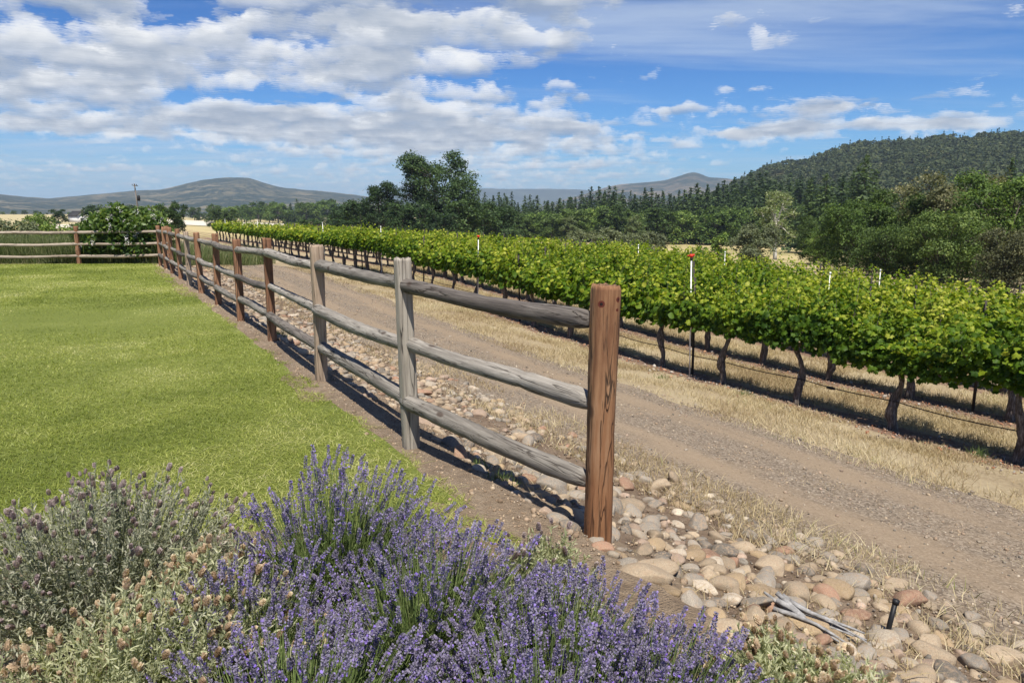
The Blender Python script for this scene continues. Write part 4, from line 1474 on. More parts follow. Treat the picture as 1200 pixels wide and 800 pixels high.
# flowering shrub over the far corner
def corner_shrub():
    r_ = np.random.default_rng(77)
    sx_, sy_ = -13.7, 26.45
    z0 = float(terrain(sx_, sy_))
    t = thing('flowering_shrub', 'large bright green shrub with white blossom hanging over the far corner of the fence', 'shrub', (sx_, sy_, z0))
    mb = MB()
    lob = []
    for k in range(40):
        a = r_.uniform(0, 6.28); q = math.sqrt(r_.random())
        c = np.array([q * math.cos(a) * 1.6, q * math.sin(a) * .95 - .1, .45 + 1.4 * r_.random() * (1 - .30 * q)])
        lob.append((c, r_.uniform(.35, .55)))
        tt = np.linspace(0, 1, 5)[:, None]
        mb.add(*tube((1 - tt) * np.array([c[0] * .25, c[1] * .25, 0]) + tt * c + np.sin(tt * 3) * .05, np.linspace(.03, .008, 5), 5, .05, False))
    obj('stems', mb.mesh('stems'), M_bark, t)
    n = 10500
    k = r_.integers(0, len(lob), n)
    C = np.array([l[0] for l in lob]); Rr = np.array([l[1] for l in lob])
    d = norm(r_.normal(size=(n, 3)))
    P = C[k] + d * (Rr[k] * r_.uniform(.6, 1.05, n))[:, None]
    P = P[P[:, 2] > .12]; d = d[:len(P)]; k = k[:len(P)]
    D = d * .6 + [0, -.1, .7] + r_.normal(size=d.shape) * .5
    tV = np.array([[0, -.5, 0], [.27, -.1, -.08], [.2, .25, -.04], [0, .55, -.06], [-.2, .25, -.04], [-.27, -.1, -.08]])
    V, F, idx = scatter(tV, [np.array([[0, 1, 2, 3], [0, 3, 4, 5]])], P, frames(D, r_.uniform(0, 6.28, len(P))), .15 * r_.uniform(.7, 1.3, len(P)))
    rnd = np.clip(.4 + .2 * r_.normal(size=len(P)) + .18 * (P[:, 2] - 1.1), 0, 1)
    obj('foliage', mesh_np('shrub_foliage', V, F, {'rnd': rnd[idx]}), leaf_mat('shrub_leaf', [(0, (.022, .055, .012)), (.4, (.065, .12, .022)), (.7, (.14, .20, .04)), (1, (.26, .31, .10))], .4, .45, 0, spec=.4), t)
    # drooping white blossom sprays
    mw, nt, b = mat('white_blossom'); b.inputs['Base Color'].default_value = (.66, .62, .60, 1)
    for q in range(46):
        kk = int(r_.integers(0, len(lob)))
        dd = norm(np.array([r_.normal() * .7 - .25, -abs(r_.normal()) - .3, .55 + .3 * r_.normal()]))
        c = C[kk] + dd * Rr[kk] * 1.02
        m_ = 34
        pp = np.stack([r_.normal(size=m_) * .035, r_.normal(size=m_) * .035, np.linspace(-.16, .06, m_)], -1)
        V, F, idx = scatter(np.array([[0, -.5, 0], [.5, 0, .1], [0, .5, 0], [-.5, 0, .1]]), [np.array([[0, 1, 2, 3]])], pp, frames(r_.normal(size=(m_, 3)) + [0, -.5, .4]), .028 * r_.uniform(.7, 1.3, m_))
        o = obj('blossom', mesh_np('blossom', V, F), mw, t); o.location = c; o.rotation_euler = (r_.normal() * .5, r_.normal() * .5, 0)


corner_shrub()

# ------------------------------------------------------------------ grasses
def blades(P, h, w, lean, seed, bend=.35):
    """curved grass blades at P (n,3); returns V, F, index"""
    r_ = np.random.default_rng(seed); n = len(P)
    a = r_.uniform(0, 2 * np.pi, n); f = r_.uniform(0, 2 * np.pi, n)
    h = np.asarray(h); w = np.asarray(w)
    le = np.abs(r_.normal(size=n)) * lean + .04
    d = np.stack([np.cos(a), np.sin(a)], -1); s = np.stack([np.cos(f), np.sin(f)], -1)
    def ring(t, ww):
        off = d * (le * h * (t + bend * t * t))[:, None]
        z = h * t * (1 - .25 * le * t)
        c = np.stack([P[:, 0] + off[:, 0], P[:, 1] + off[:, 1], P[:, 2] + z], -1)
        e = np.stack([s[:, 0] * ww, s[:, 1] * ww, 0 * ww], -1)
        return c - e, c + e
    a0, b0 = ring(0.0, w / 2); a1, b1 = ring(.55, w * .38); tip, _ = ring(1.0, w * 0)
    V = np.stack([a0, b0, b1, a1, tip], 1).reshape(-1, 3)
    o = np.arange(n)[:, None] * 5
    return V, [o + np.array([[0, 1, 2, 3]]), o + np.array([[3, 2, 4]])]


def grass_obj(name, label, cat, P, h, w, lean, m, seed, rnd=None):
    V, F = blades(P, h, w, lean, seed)
    r_ = np.random.default_rng(seed + 1)
    r1 = r_.random(len(P)) if rnd is None else np.clip(rnd + r_.normal(size=len(P)) * .16, 0, 1)
    o = obj(name, mesh_np(name, V, F, {'rnd': np.concatenate([r1, r1])}), m)
    return tag(o, label, cat, None, 'stuff')


M_lawnblade = leaf_mat('lawn_blade', [(0, (.125, .165, .024)), (.4, (.26, .305, .055)), (.75, (.42, .435, .125)), (1, (.60, .57, .28))], .42, .5, 0, spec=.35, tcol=1.15)
M_straw = leaf_mat('straw_blade', [(0, (.20, .125, .065)), (.4, (.37, .285, .155)), (.7, (.50, .41, .245)), (.92, (.60, .52, .34)), (1, (.22, .23, .07))], .25, .7, 0, tcol=1.0)
M_weed = leaf_mat('weed_blade', [(0, (.05, .085, .02)), (.5, (.10, .15, .035)), (1, (.20, .23, .08))], .3, .6, 0)
M_meadow = leaf_mat('meadow_blade', [(0, (.055, .085, .025)), (.4, (.12, .16, .05)), (.75, (.21, .24, .10)), (1, (.38, .36, .20))], .4, .6, 0)


def lawn_points(n, y0, y1, seed):
    r_ = np.random.default_rng(seed)
    y = y0 * (y1 / y0) ** (r_.random(n * 2) ** .9)
    xr = (1.84 - y * FN[1]) / FN[0]
    xl = -0.72 * y - .6
    x = xl + (xr - xl) * r_.random(n * 2)
    edge = (1.79 + (fbm(y * 3, x * 3, 61, 4) - .5) * .55 - (x * FN[0] + y * FN[1]))
    k = (edge > 0) & (x > xl) & (((x + .55) / 2.0) ** 2 + ((y - 1.7) / 1.65) ** 2 > 1)
    k &= y < 25.4 - .0022 * (x + 8) ** 2
    x, y = x[k][:n], y[k][:n]
    return np.stack([x, y, terrain(x, y) + .012], -1)


P = lawn_points(150000, 2.6, 25.4, 1)
pt = .46 + .75 * (fbm(P[:, 0] * .55, P[:, 1] * .55, 71, 4) - .5) * 2 + .25 * (fbm(P[:, 0] * 3, P[:, 1] * 3, 72, 3) - .5) * 2
dl = np.hypot(P[:, 0], P[:, 1])
grass_obj('lawn_grass', 'short mown green grass of the lawn, yellower in patches', 'grass', P, rng.uniform(.014, .036, len(P)), rng.uniform(.0035, .006, len(P)) * np.maximum(dl / 5, 1) ** .8, 2.0, M_lawnblade, 5, pt)


def band_points(n, a0, a1, n0, n1, thr, seed, sc=1.2, dens_pow=1.4):
    r_ = np.random.default_rng(seed)
    a = a0 + (a1 - a0) * r_.random(n * 3) ** dens_pow
    q = n0 + (n1 - n0) * r_.random(n * 3)
    x, y = xy(a, q)
    k = fbm(x * sc, y * sc, seed, 4) + .10 * r_.normal(size=len(x)) > thr
    x, y, a, q = x[k][:n], y[k][:n], a[k][:n], q[k][:n]
    return np.stack([x, y, terrain(x, y) - .004], -1), a, q


bands = [(24000, 1, 32, 7.0, 8.9, .47, 1, .03, .13), (4200, .4, 5.5, 3.75, 4.7, .42, 11, .03, .13), (2500, 0, 5, 2.3, 3.8, .5, 12, .03, .09), (26000, 1, 45, 8.6, 9.6, .55, 2, .03, .10), (60000, 1, 34, 10.3, 12.0, .40, 3, .05, .16),
         (36000, 3, 36, 12.9, 14.7, .40, 4, .05, .17), (20000, 4, 40, 15.5, 17.4, .40, 5, .05, .17), (15000, 0, 34, 3.7, 4.75, .53, 6, .03, .13), (6000, 0, 30, 2.3, 3.8, .62, 7, .03, .09),
         (5000, 2, 30, 5.6, 6.1, .62, 8, .01, .04)]
PP, HH = [], []
for n_, a0, a1, n0, n1, thr, sd_, h0, h1 in bands:
    P, a, q = band_points(n_, a0, a1, n0, n1, thr, 400 + sd_)
    PP.append(P); HH.append(rng.uniform(h0, h1, len(P)))
P = np.vstack(PP); H = np.concatenate(HH)
grass_obj('dry_grass', 'dry straw coloured grass along the road verges and between the vine rows', 'grass', P, H, rng.uniform(.003, .006, len(P)) * (1 + .04 * P[:, 1]), .7, M_straw, 9,
          .5 + .9 * (fbm(P[:, 0] * .8, P[:, 1] * .8, 81, 4) - .5))
# tall meadow grass behind the far fence
n = 42000
xx = rng.uniform(-24, -11.6, n); yy = 25.75 + 11 * rng.random(n) ** 1.6
P = np.stack([xx, yy, terrain(xx, yy) - .02], -1)
grass_obj('tall_grass', 'tall green meadow grass behind the far fence', 'grass', P, rng.uniform(.55, 1.15, n) * (.75 + .5 * fbm(xx * .5, yy * .5, 33, 3)), rng.uniform(.010, .022, n), .22, M_meadow, 12)

# low bushes in the meadow, left
bush = [broadleaf(380 + k, 2.0, 3.0, 220, 10, .16, ['willow', 'green'][k], trunk=.05, lobes=10, low=.02, clus=.07) for k in range(2)]
for px, D, py, k, wd, lab in ((8, 46, 257, 0, .9, 'grey green bush beyond the far fence at the left edge'), (30, 52, 259, 0, .8, 'low olive bush beyond the far fence, second from the left edge'),
                              (36, 95, 250.5, 1, .8, 'dark small bush on the pale field beyond the fence'), (48, 90, 252, 1, .7, 'dark small bush on the pale field, right one of two'),
                              (62, 48, 261, 1, .8, 'low bright green bush between the fence and the pale field'), (88, 60, 261, 0, .8, 'low olive bush left of the flowering shrub')):
    x, y = at_az(px, D)
    t = plant_tree(('bush', k), bush[k], 'bush', lab, 'bush', None, x, y, height_to(py, D, x, y) / 2.0, sz=1.0)
    t.scale = (t.scale[0] * wd, t.scale[1] * wd, t.scale[2])

# ------------------------------------------------------------------ river stones in the dry bed
import bmesh


def ico(sub):
    bm = bmesh.new(); bmesh.ops.create_icosphere(bm, subdivisions=sub, radius=1)
    V = np.array([v.co[:] for v in bm.verts]); F = np.array([[v.index for v in f.verts] for f in bm.faces]); bm.free()
    return V, F


I4, I3, I2, I1 = ico(4), ico(3), ico(2), ico(1)


def stone_shape(base, seed, rough=.26):
    r_ = np.random.default_rng(seed)
    V, F = base
    V = V.copy()
    for fr in (1.1, 2.3):
        k = r_.normal(size=(3, 3)) * fr; ph = r_.uniform(0, 6, 3)
        V = V * (1 + rough / fr * np.sin(V @ k.T + ph).sum(1, keepdims=True) * .5)
    # a flattened side or two
    for _ in range(5):
        n = norm(r_.normal(size=3)); lim = r_.uniform(.50, .85)
        dd = V @ n
        V = V - np.outer(np.maximum(dd - lim, 0) * .75, n)
    V = V * np.array([r_.uniform(.95, 1.35), r_.uniform(.75, 1.0), r_.uniform(.5, .72)])
    return V, F


def stone_material(name, by_attr):
    m, nt, b = mat(name)
    if by_attr:
        c = nt.attr('tint', 'Color')
        p = nt.pos()
    else:
        oi = nt.new('ShaderNodeObjectInfo'); c = oi.outputs['Color']
        off = nt.math('MULTIPLY', oi.outputs['Random'], 40.0)
        p = nt.vmath('ADD', nt.coord('Object'), nt.vmath('SCALE', (1, 1.3, .7), scale=off))
    g = nt.noise(p, 14, 6, .68)
    g2 = nt.noise(p, 60, 4, .6)
    v = nt.math('ADD', nt.math('MULTIPLY', g, .65), nt.math('MULTIPLY', g2, .35))
    k = nt.ramp(v, [(.30, (.42, .40, .38)), (.5, (1, 1, 1)), (.7, (1.55, 1.5, 1.42))])
    c2 = nt.mix(1.0, c, k, 'MULTIPLY')
    vein = nt.map(nt.math('ABSOLUTE', nt.math('SUBTRACT', nt.noise(p, 5, 3, .5, .6), .5)), 0, .012, .5, 0)
    c2 = nt.mix(vein, c2, (.40, .36, .30))
    du = nt.noise(p, 3.2, 5, .65)
    c2 = nt.mix(nt.map(du, .46, .66, 0, .75), c2, (.30, .215, .14))
    nt.put(b.inputs['Base Color'], c2)
    b.inputs['Roughness'].default_value = .82
    nt.put(b.inputs['Normal'], nt.bump(v, .45, .01))
    return m


M_stone = stone_material('river_stone', False)
M_stone_a = stone_material('river_stone_small', True)
STONE_COL = [('grey', (.27, .235, .19)), ('tan', (.34, .265, .18)), ('pale', (.42, .355, .27)), ('rust red', (.29, .17, .11)), ('dark grey', (.16, .138, .112)), ('ochre', (.33, .24, .14)), ('pinkish', (.34, .25, .185))]
STONE_P = np.array([.28, .30, .13, .06, .06, .09, .08])
stone_mesh = []
for k in range(14):
    V, F = stone_shape(I4 if k < 9 else I3, 700 + k)
    me = mesh_np('river_stone', V, [F], smooth=True); me.materials.append(M_stone); stone_mesh.append(me)
stones = []
grid = {}


def try_stone(a, n, r):
    ca, cn = int(a // .5), int(n // .5)
    for i in range(ca - 1, ca + 2):
        for j in range(cn - 1, cn + 2):
            for (a2, n2, r2_) in grid.get((i, j), ()):
                if (a - a2) ** 2 + (n - n2) ** 2 < (.82 * (r + r2_)) ** 2:
                    return False
    grid.setdefault((ca, cn), []).append((a, n, r)); stones.append((a, n, r))
    return True


# a few large ones that catch the eye, then the rest by size
BIG = [(897, 678, 11), (1000, 722, 13), (1035, 755, 22), (1060, 708, 16), (1090, 757, 13), (1052, 770, 12), (1140, 745, 12), (1170, 772, 18), (1142, 780, 16), (990, 765, 13), (1090, 783, 13),
       (968, 700, 10), (1060, 728, 11), (1015, 745, 13), (1180, 795, 16), (1120, 800, 15), (1040, 798, 15), (1010, 775, 12), (1100, 735, 11), (1075, 795, 12), (945, 690, 9)]
for px, py, rp in BIG:
    P = pix_ground(px, py)
    a, n = float(P[:2] @ FD), float(P[:2] @ FN)
    try_stone(a, n, 1.15 * rp * np.linalg.norm(P[:2]) / F_PX * 1.05)
r_ = np.random.default_rng(55)
for r0, r1, cnt, a0, a1 in ((.07, .11, 110, .0, 2.7), (.045, .075, 500, .2, 3.6), (.085, .115, 26, -1, 6), (.07, .11, 110, 4, 26), (.05, .078, 900, -1, 14), (.055, .09, 650, 8, 36), (.028, .05, 4200, -1, 14), (.035, .055, 1500, 8, 26)):
    for _ in range(cnt):
        a = r_.uniform(a0, a1); n = np.clip(r_.normal(3.05, .62), 2.18, 4.35)
        if fbm(np.array([a * .9]), np.array([n * 1.4]), 14, 3)[0] < .35 and a > 3.6:
            continue
        try_stone(float(a), float(n), float(r_.uniform(r0, r1)))
info = []
for a, n, r in stones:
    x, y = xy(a, n); z = float(terrain(x, y))
    qx, qy, dep = project([[x, y, z]])
    vis = -20 < qx[0] < 1220 and qy[0] < 830 and dep[0] > 0
    info.append((r / dep[0] if vis else 0, float(x), float(y), z, r, a, float(qx[0]), float(qy[0])))
info.sort(reverse=True)
post_a = [float(p @ FD) for p in PB]


def stone_zone(a, n):
    if a < post_a[0] - .3:
        return 'in the lower right corner' if a < 2.6 else 'right of the end post'
    names = ['first', 'second', 'third', 'fourth', 'fifth', 'sixth', 'seventh', 'eighth', 'ninth']
    for k in range(len(post_a) - 1):
        if a < post_a[k + 1]:
            k = min(k, 7)
            return f'between {names[k]} and {names[k + 1]} fence posts'
    return 'at the far end of the bed'


sizes = lambda r: 'large' if r > .12 else ('medium' if r > .075 else 'small')
things_ = info[:298]
rest = info[298:]
bykey = {}
for it in things_:
    s, x, y, z, r, a, qx, qy = it
    ci = int(r_.choice(7, p=STONE_P))
    o = obj('river_stone', stone_mesh[int(r_.integers(0, 9 if s > .012 else 14))])
    o.location = (x, y, z + r * .10)
    o.rotation_euler = (r_.normal() * .22, r_.normal() * .22, r_.uniform(0, 6.28))
    o.scale = (r, r, r * r_.uniform(.9, 1.15))
    c = np.array(STONE_COL[ci][1]) * r_.uniform(.62, 1.05)
    o.color = (*c, 1)
    bykey.setdefault((sizes(r), STONE_COL[ci][0], stone_zone(a, 0)), []).append((qx, o))
ORD = ['leftmost', 'second from the left', 'third from the left', 'fourth from the left', 'fifth from the left', 'sixth from the left', 'seventh from the left', 'eighth from the left', 'ninth from the left',
       'tenth from the left', 'eleventh from the left', 'twelfth from the left']
for (sz, cn, zone), lst in bykey.items():
    lst.sort(key=lambda t: t[0])
    for k, (_, o) in enumerate(lst):
        base = f'{sz} {cn} river stone in the bed {zone}'
        if len(lst) == 2:
            base = ('left' if k == 0 else 'right') + f' one of two {sz} {cn} river stones {zone}'
        elif 2 < len(lst) <= 12:
            base = (ORD[k] if k < len(lst) - 1 else 'rightmost') + f' of the {sz} {cn} stones {zone}'
        tag(o, base, 'stone', f'river stones {zone}')
Vs, Fs, Ts = [], [], []
off = 0
for s, x, y, z, r, a, qx, qy in rest:
    V, F = stone_shape(I2, int(r_.integers(0, 1e6)))
    V = V @ np.array(Matrix.Rotation(r_.uniform(0, 6.28), 3, 'Z')).T * r + [x, y, z + r * .18]
    Vs.append(V); Fs.append(F + off); off += len(V)
    Ts.append(np.tile(np.array(STONE_COL[int(r_.choice(7, p=STONE_P))][1]) * r_.uniform(.62, 1.05), (len(F), 1)))
# gravel and crushed stone strewn over road and bed
M_gravel = M_stone_a
o = obj('pebbles', mesh_np('pebbles', np.vstack(Vs), [np.vstack(Fs)], {'tint': np.vstack(Ts)}, smooth=True), M_stone_a)
tag(o, 'small mixed river pebbles filling the stone bed between the larger stones', 'pebbles', None, 'stuff')
n = 26000
a = 34 * r_.random(n) ** 2.1 - .5; q = np.where(r_.random(n) < .72, r_.uniform(4.0, 7.5, n), r_.uniform(2.2, 4.2, n))
tt = np.minimum(np.abs(q - 5.15), np.abs(q - 6.55))
k = (r_.random(n) < np.clip(.16 + tt * 1.5, 0, 1)) | (q < 4.2)
a, q = a[k], q[k]
x, y = xy(a, q); n = len(x)
sz = r_.uniform(.004, .011, n) * (1 + .9 * (r_.random(n) < .10)) * (1 + .035 * y)
V, F, idx = scatter(I1[0] * [1, .8, .6], [I1[1]], np.stack([x, y, terrain(x, y) + .012 + sz * .25], -1), frames(r_.normal(size=(n, 3)) * .5 + [0, 0, 1]), sz)
tn = np.array([c for _, c in STONE_COL])[r_.choice([0, 1, 2, 4, 1, 6, 0], n)] * r_.uniform(.5, 1.0, (n, 1))
o = obj('gravel', mesh_np('gravel', V, F, {'tint': tn[idx]}), M_gravel)
tag(o, 'loose crushed gravel scattered over the track', 'gravel', None, 'stuff')
n = 9000
a = 27 * r_.random(n) ** 1.8 - 1; q = np.where(r_.random(n) < .7, r_.normal(2.05, .22, n), r_.uniform(2.2, 4.2, n))
k = q > 1.72; a, q = a[k], q[k]; n = len(a)
x, y = xy(a, q); sz = r_.uniform(.003, .010, n) * (1 + 1.3 * (r_.random(n) < .06)) * (1 + .03 * y)
V, F, idx = scatter(I1[0] * [1, .85, .7], [I1[1]], np.stack([x, y, terrain(x, y) + .010 + sz * .2], -1), frames(r_.normal(size=(n, 3)) * .5 + [0, 0, 1]), sz)
tn = np.array([(.24, .17, .11), (.30, .22, .15), (.20, .14, .09), (.36, .28, .19)])[r_.integers(0, 4, n)] * r_.uniform(.75, 1.1, (n, 1))
o = obj('soil_clods', mesh_np('soil_clods', V, F, {'tint': tn[idx]}), M_gravel)
tag(o, 'crumbs of dry soil along the foot of the log fence', 'soil', None, 'stuff')
# stones and litter under the vine rows
n = 5200
a = 30 * r_.random(n) ** 1.5 + 2; q = N_ROW + ROW_GAP * r_.integers(0, 2, n) + r_.normal(size=n) * .28 - .35
x, y = xy(a, q); sz = r_.uniform(.008, .024, n) * (1 + 1.2 * (r_.random(n) < .08))
V, F, idx = scatter(I1[0] * [1, .8, .5], [I1[1]], np.stack([x, y, terrain(x, y) + sz * .2], -1), frames(r_.normal(size=(n, 3)) * .5 + [0, 0, 1]), sz)
tn = np.array([(.30, .12, .06), (.24, .20, .17), (.16, .10, .07), (.36, .20, .12), (.40, .36, .31)])[r_.integers(0, 5, n)] * r_.uniform(.7, 1.1, (n, 1))
o = obj('row_litter', mesh_np('row_litter', V, F, {'tint': tn[idx]}), M_gravel)
tag(o, 'reddish stones and bark litter lying on the soil under the vine rows', 'litter', None, 'stuff')

# tufts of green weed
def weed(px, py, label, nb=90, hh=.11, rad=.09):
    P0 = pix_ground(px, py)
    r2_ = np.random.default_rng(int(px))
    d = r2_.normal(size=(nb, 2)) * rad * .5
    P = np.concatenate([d, np.full((nb, 1), -.01)], 1)
    V, F = blades(P, r2_.uniform(.4, 1.1, nb) * hh, r2_.uniform(.004, .008, nb), .6, int(px))
    r1 = r2_.random(nb)
    o = obj('weed_tuft', mesh_np('weed_tuft', V, F, {'rnd': np.concatenate([r1, r1])}), M_weed)
    o.location = P0
    tag(o, label, 'weed')


weed(588, 566, 'small green weed tuft on bare soil between the two nearest fence posts')
weed(560, 548, 'thin yellowish weed tuft left of the green one beside the nearest rail', 50, .10, .07)
weed(360, 402, 'green weed at the foot of the fence behind the tan third post', 120, .16, .16)
weed(872, 463, 'green weed beside the second vine trunk on the road verge', 90, .13, .14)
weed(777, 443, 'low green weed patch in front of the red topped riser', 90, .10, .16)
weed(1143, 534, 'green weed growing between the two rightmost vine trunks', 110, .16, .14)
weed(900, 512, 'flat green weed on the gravel track', 60, .04, .10)
weed(325, 394, 'leafy green weed under the bottom rail near the fourth post', 120, .16, .16)

# driftwood twigs and a short black stake among the stones
P0 = pix_ground(962, 742)
drift = thing('driftwood', 'grey forked driftwood twigs lying on the stones beside the lavender', 'driftwood', P0)
mm, nt, b = mat('driftwood_bark'); g = nt.noise(nt.scale(nt.coord('Object'), (1, 1, 1)), 30, 5, .7)
nt.put(b.inputs['Base Color'], nt.ramp(g, [(.3, (.10, .095, .09)), (.55, (.27, .26, .25)), (.75, (.45, .44, .42))])); M_drift = mm
r3 = np.random.default_rng(31)
for k in range(11):
    tt = np.linspace(0, 1, 9)
    L = r3.uniform(.20, .46); an = -.62 + r3.normal() * .16; w = r3.uniform(.006, .017)
    ox, oy = -.16 + r3.normal() * .03, .12 + r3.normal() * .035
    bend = r3.normal() * .07
    path = np.stack([ox + math.cos(an) * L * tt - math.sin(an) * bend * tt ** 2, oy + math.sin(an) * L * tt + math.cos(an) * bend * tt ** 2, .05 + .012 * k * (1 - tt) + .02 * np.sin(tt * 4 + k) - .02 * tt], -1)
    V, F = tube(path, w * (1.0 - .7 * tt ** 1.5), 6, .14, True, k); mb = MB(); mb.add(V * [1, 1, .9], F)
    obj('twig', mb.mesh('twig'), M_drift, drift)
P0 = pix_ground(1036, 752)
mb = MB(); mb.add(*tube([(0, 0, -.08), (.02, 0, .1), (.05, .02, .21)], [.013, .013, .013], 8)); mb.add(*tube([(.05, .02, .20), (.056, .022, .225)], [.017, .017], 8))
tag(obj('ground_stake', mb.mesh('ground_stake'), M_black, None, P0), 'short black plastic stake leaning among the stones at lower right', 'stake')

# ------------------------------------------------------------------ lavender
M_lstem = leaf_mat('lavender_stem', [(0, (.085, .125, .035)), (.4, (.16, .22, .065)), (.75, (.25, .31, .11)), (1, (.38, .40, .19))], .25, .6, 0, tcol=1.1)
M_lleaf = leaf_mat('lavender_leaf', [(0, (.08, .125, .035)), (.4, (.155, .225, .065)), (.75, (.25, .32, .11)), (1, (.37, .40, .19))], .42, .7, .1, tcol=1.05)
M_spike = leaf_mat('lavender_bloom', [(0, (.135, .12, .15)), (.35, (.225, .20, .275)), (.65, (.32, .28, .41)), (.82, (.33, .26, .53)), (1, (.25, .15, .62))], .28, .7, .12, tcol=1.0)
M_sleaf = leaf_mat('spanish_lavender_leaf', [(0, (.22, .245, .13)), (.4, (.42, .44, .25)), (.75, (.58, .58, .37)), (1, (.68, .66, .48))], .5, .75, .1, tcol=1.05)
M_gleaf = leaf_mat('grey_lavender_leaf', [(0, (.14, .155, .105)), (.4, (.31, .325, .22)), (.75, (.47, .465, .345)), (1, (.60, .56, .46))], .45, .75, .1, tcol=1.0)
M_head = leaf_mat('spent_head', [(0, (.30, .20, .13)), (.4, (.52, .38, .26)), (.7, (.66, .52, .36)), (1, (.72, .63, .45))], .4, .8, .45, tcol=1.0)
M_head_p = leaf_mat('spent_purple_head', [(0, (.19, .135, .145)), (.4, (.34, .26, .265)), (.7, (.48, .385, .37)), (1, (.60, .51, .47))], .4, .8, .35, tcol=1.0)


def spike_geo(seed, L=.058):
    """one lavender spike: whorls of small calyces with a few open flowers; grows along z"""
    r_ = np.random.default_rng(seed)
    P, D, S, Rn = [], [], [], []
    nw = 8
    zs = np.concatenate([[-.35 * L], np.linspace(0, L, nw)]) if r_.random() < .6 else np.linspace(0, L, nw)
    for z in zs:
        m_ = int(r_.integers(6, 9))
        a = np.arange(m_) / m_ * 6.283 + r_.uniform(0, 6)
        u = np.clip(z / L, 0, 1)
        rad = .0052 * (1 - .55 * u ** 2)
        P.append(np.stack([np.cos(a) * rad, np.sin(a) * rad, np.full(m_, z) + r_.normal(size=m_) * .0012], -1))
        D.append(np.stack([np.cos(a), np.sin(a), np.full(m_, .85 + .5 * u)], -1) + r_.normal(size=(m_, 3)) * .15)
        fl = r_.random(m_) < .17
        S.append(np.where(fl, .0105, .0092) * r_.uniform(.85, 1.2, m_)); Rn.append(np.where(fl, r_.uniform(.8, 1, m_), r_.uniform(.1, .68, m_)))
    P, D, S, Rn = np.vstack(P), np.vstack(D), np.concatenate(S), np.concatenate(Rn)
    tV = np.array([[-.27, .1, 0], [0, -.15, .0], [.27, .1, 0], [.36, .62, .05], [0, .85, .12], [-.36, .62, .05]])
    V, F, idx = scatter(tV, [np.array([[0, 1, 2, 3], [0, 3, 4, 5]])], P, frames_y(D), S)
    return V, F, Rn[idx]


def head_geo(seed, L=.030, R0=.0075):
    """one spent spanish lavender head: a small cone of overlapping bracts along z"""
    r_ = np.random.default_rng(seed)
    P, D, S, Rn = [], [], [], []
    for k in range(7):
        u = (k + .3) / 7
        rad = R0 * math.sin(math.pi * (.18 + .74 * u)) ** .7
        m_ = 7
        a = (np.arange(m_) + .5 * (k % 2)) / m_ * 6.283
        P.append(np.stack([np.cos(a) * rad, np.sin(a) * rad, np.full(m_, u * L)], -1))
        D.append(np.stack([np.cos(a) * .45, np.sin(a) * .45, np.ones(m_)], -1) + r_.normal(size=(m_, 3)) * .12)
        S.append(np.full(m_, .0085) * r_.uniform(.9, 1.15, m_)); Rn.append(np.clip(.25 + .5 * u + r_.normal(size=m_) * .14, 0, 1))
    P, D, S, Rn = np.vstack(P), np.vstack(D), np.concatenate(S), np.concatenate(Rn)
    tV = np.array([[-.38, -.3, 0], [.38, -.3, 0], [.45, .3, .08], [0, .85, .02], [-.45, .3, .08]])
    V, F, idx = scatter(tV, [np.array([[0, 1, 2, 3, 4]])], P, frames_y(D, np.arctan2(0 * S, S)), S)
    V2, F2 = tube([(0, 0, -.001), (0, 0, L * .3), (0, 0, L * .75), (0, 0, L)], [R0 * .5, R0 * .9, R0 * .8, R0 * .25], 7)
    mb = MB(); mb.add(V, F, Rn[idx]); mb.add(V2, F2, .15)
    return mb


SPK = [spike_geo(20 + k, .050 + .004 * k) for k in range(6)]
SPK_ME = []
for k, (V, F, rn) in enumerate(SPK):
    me = mesh_np('flower_spike', V, F, {'rnd': rn}); me.materials.append(M_spike); SPK_ME.append(me)
HEAD_MB = [head_geo(40 + k, .024 + .004 * k, .0066 + .0008 * k) for k in range(4)]
HEAD_ME, HEADP_ME = [], []
for hmb in HEAD_MB:
    me = hmb.mesh('seed_head'); me.materials.append(M_head); HEAD_ME.append(me)
    me = hmb.mesh('seed_head'); me.materials.append(M_head_p); HEADP_ME.append(me)


def quad_path(B, M_, T, t):
    t = t[None, :, None]
    return (1 - t) ** 2 * B[:, None] + 2 * t * (1 - t) * M_[:, None] + t ** 2 * T[:, None]


def tri_stems(path, rad):
    """thin three-sided stems; path (n, k, 3)"""
    n, k, _ = path.shape
    an = np.array([0, 2.094, 4.189])
    off = np.stack([np.cos(an), np.sin(an), 0 * an], -1)
    rr_ = rad * np.linspace(1.2, .75, k)
    V = path[:, :, None] + off[None, None] * rr_[None, :, None, None]
    i = (np.arange(n) * k * 3)[:, None, None]; s = (np.arange(k - 1) * 3)[None, :, None]; j = np.arange(3)[None, None]; j2 = (j + 1) % 3
    F = np.stack([i + s + j, i + s + j2, i + s + 3 + j2, i + s + 3 + j], -1).reshape(-1, 4)
    return V.reshape(-1, 3), F, np.repeat(np.arange(n), (k - 1) * 3)


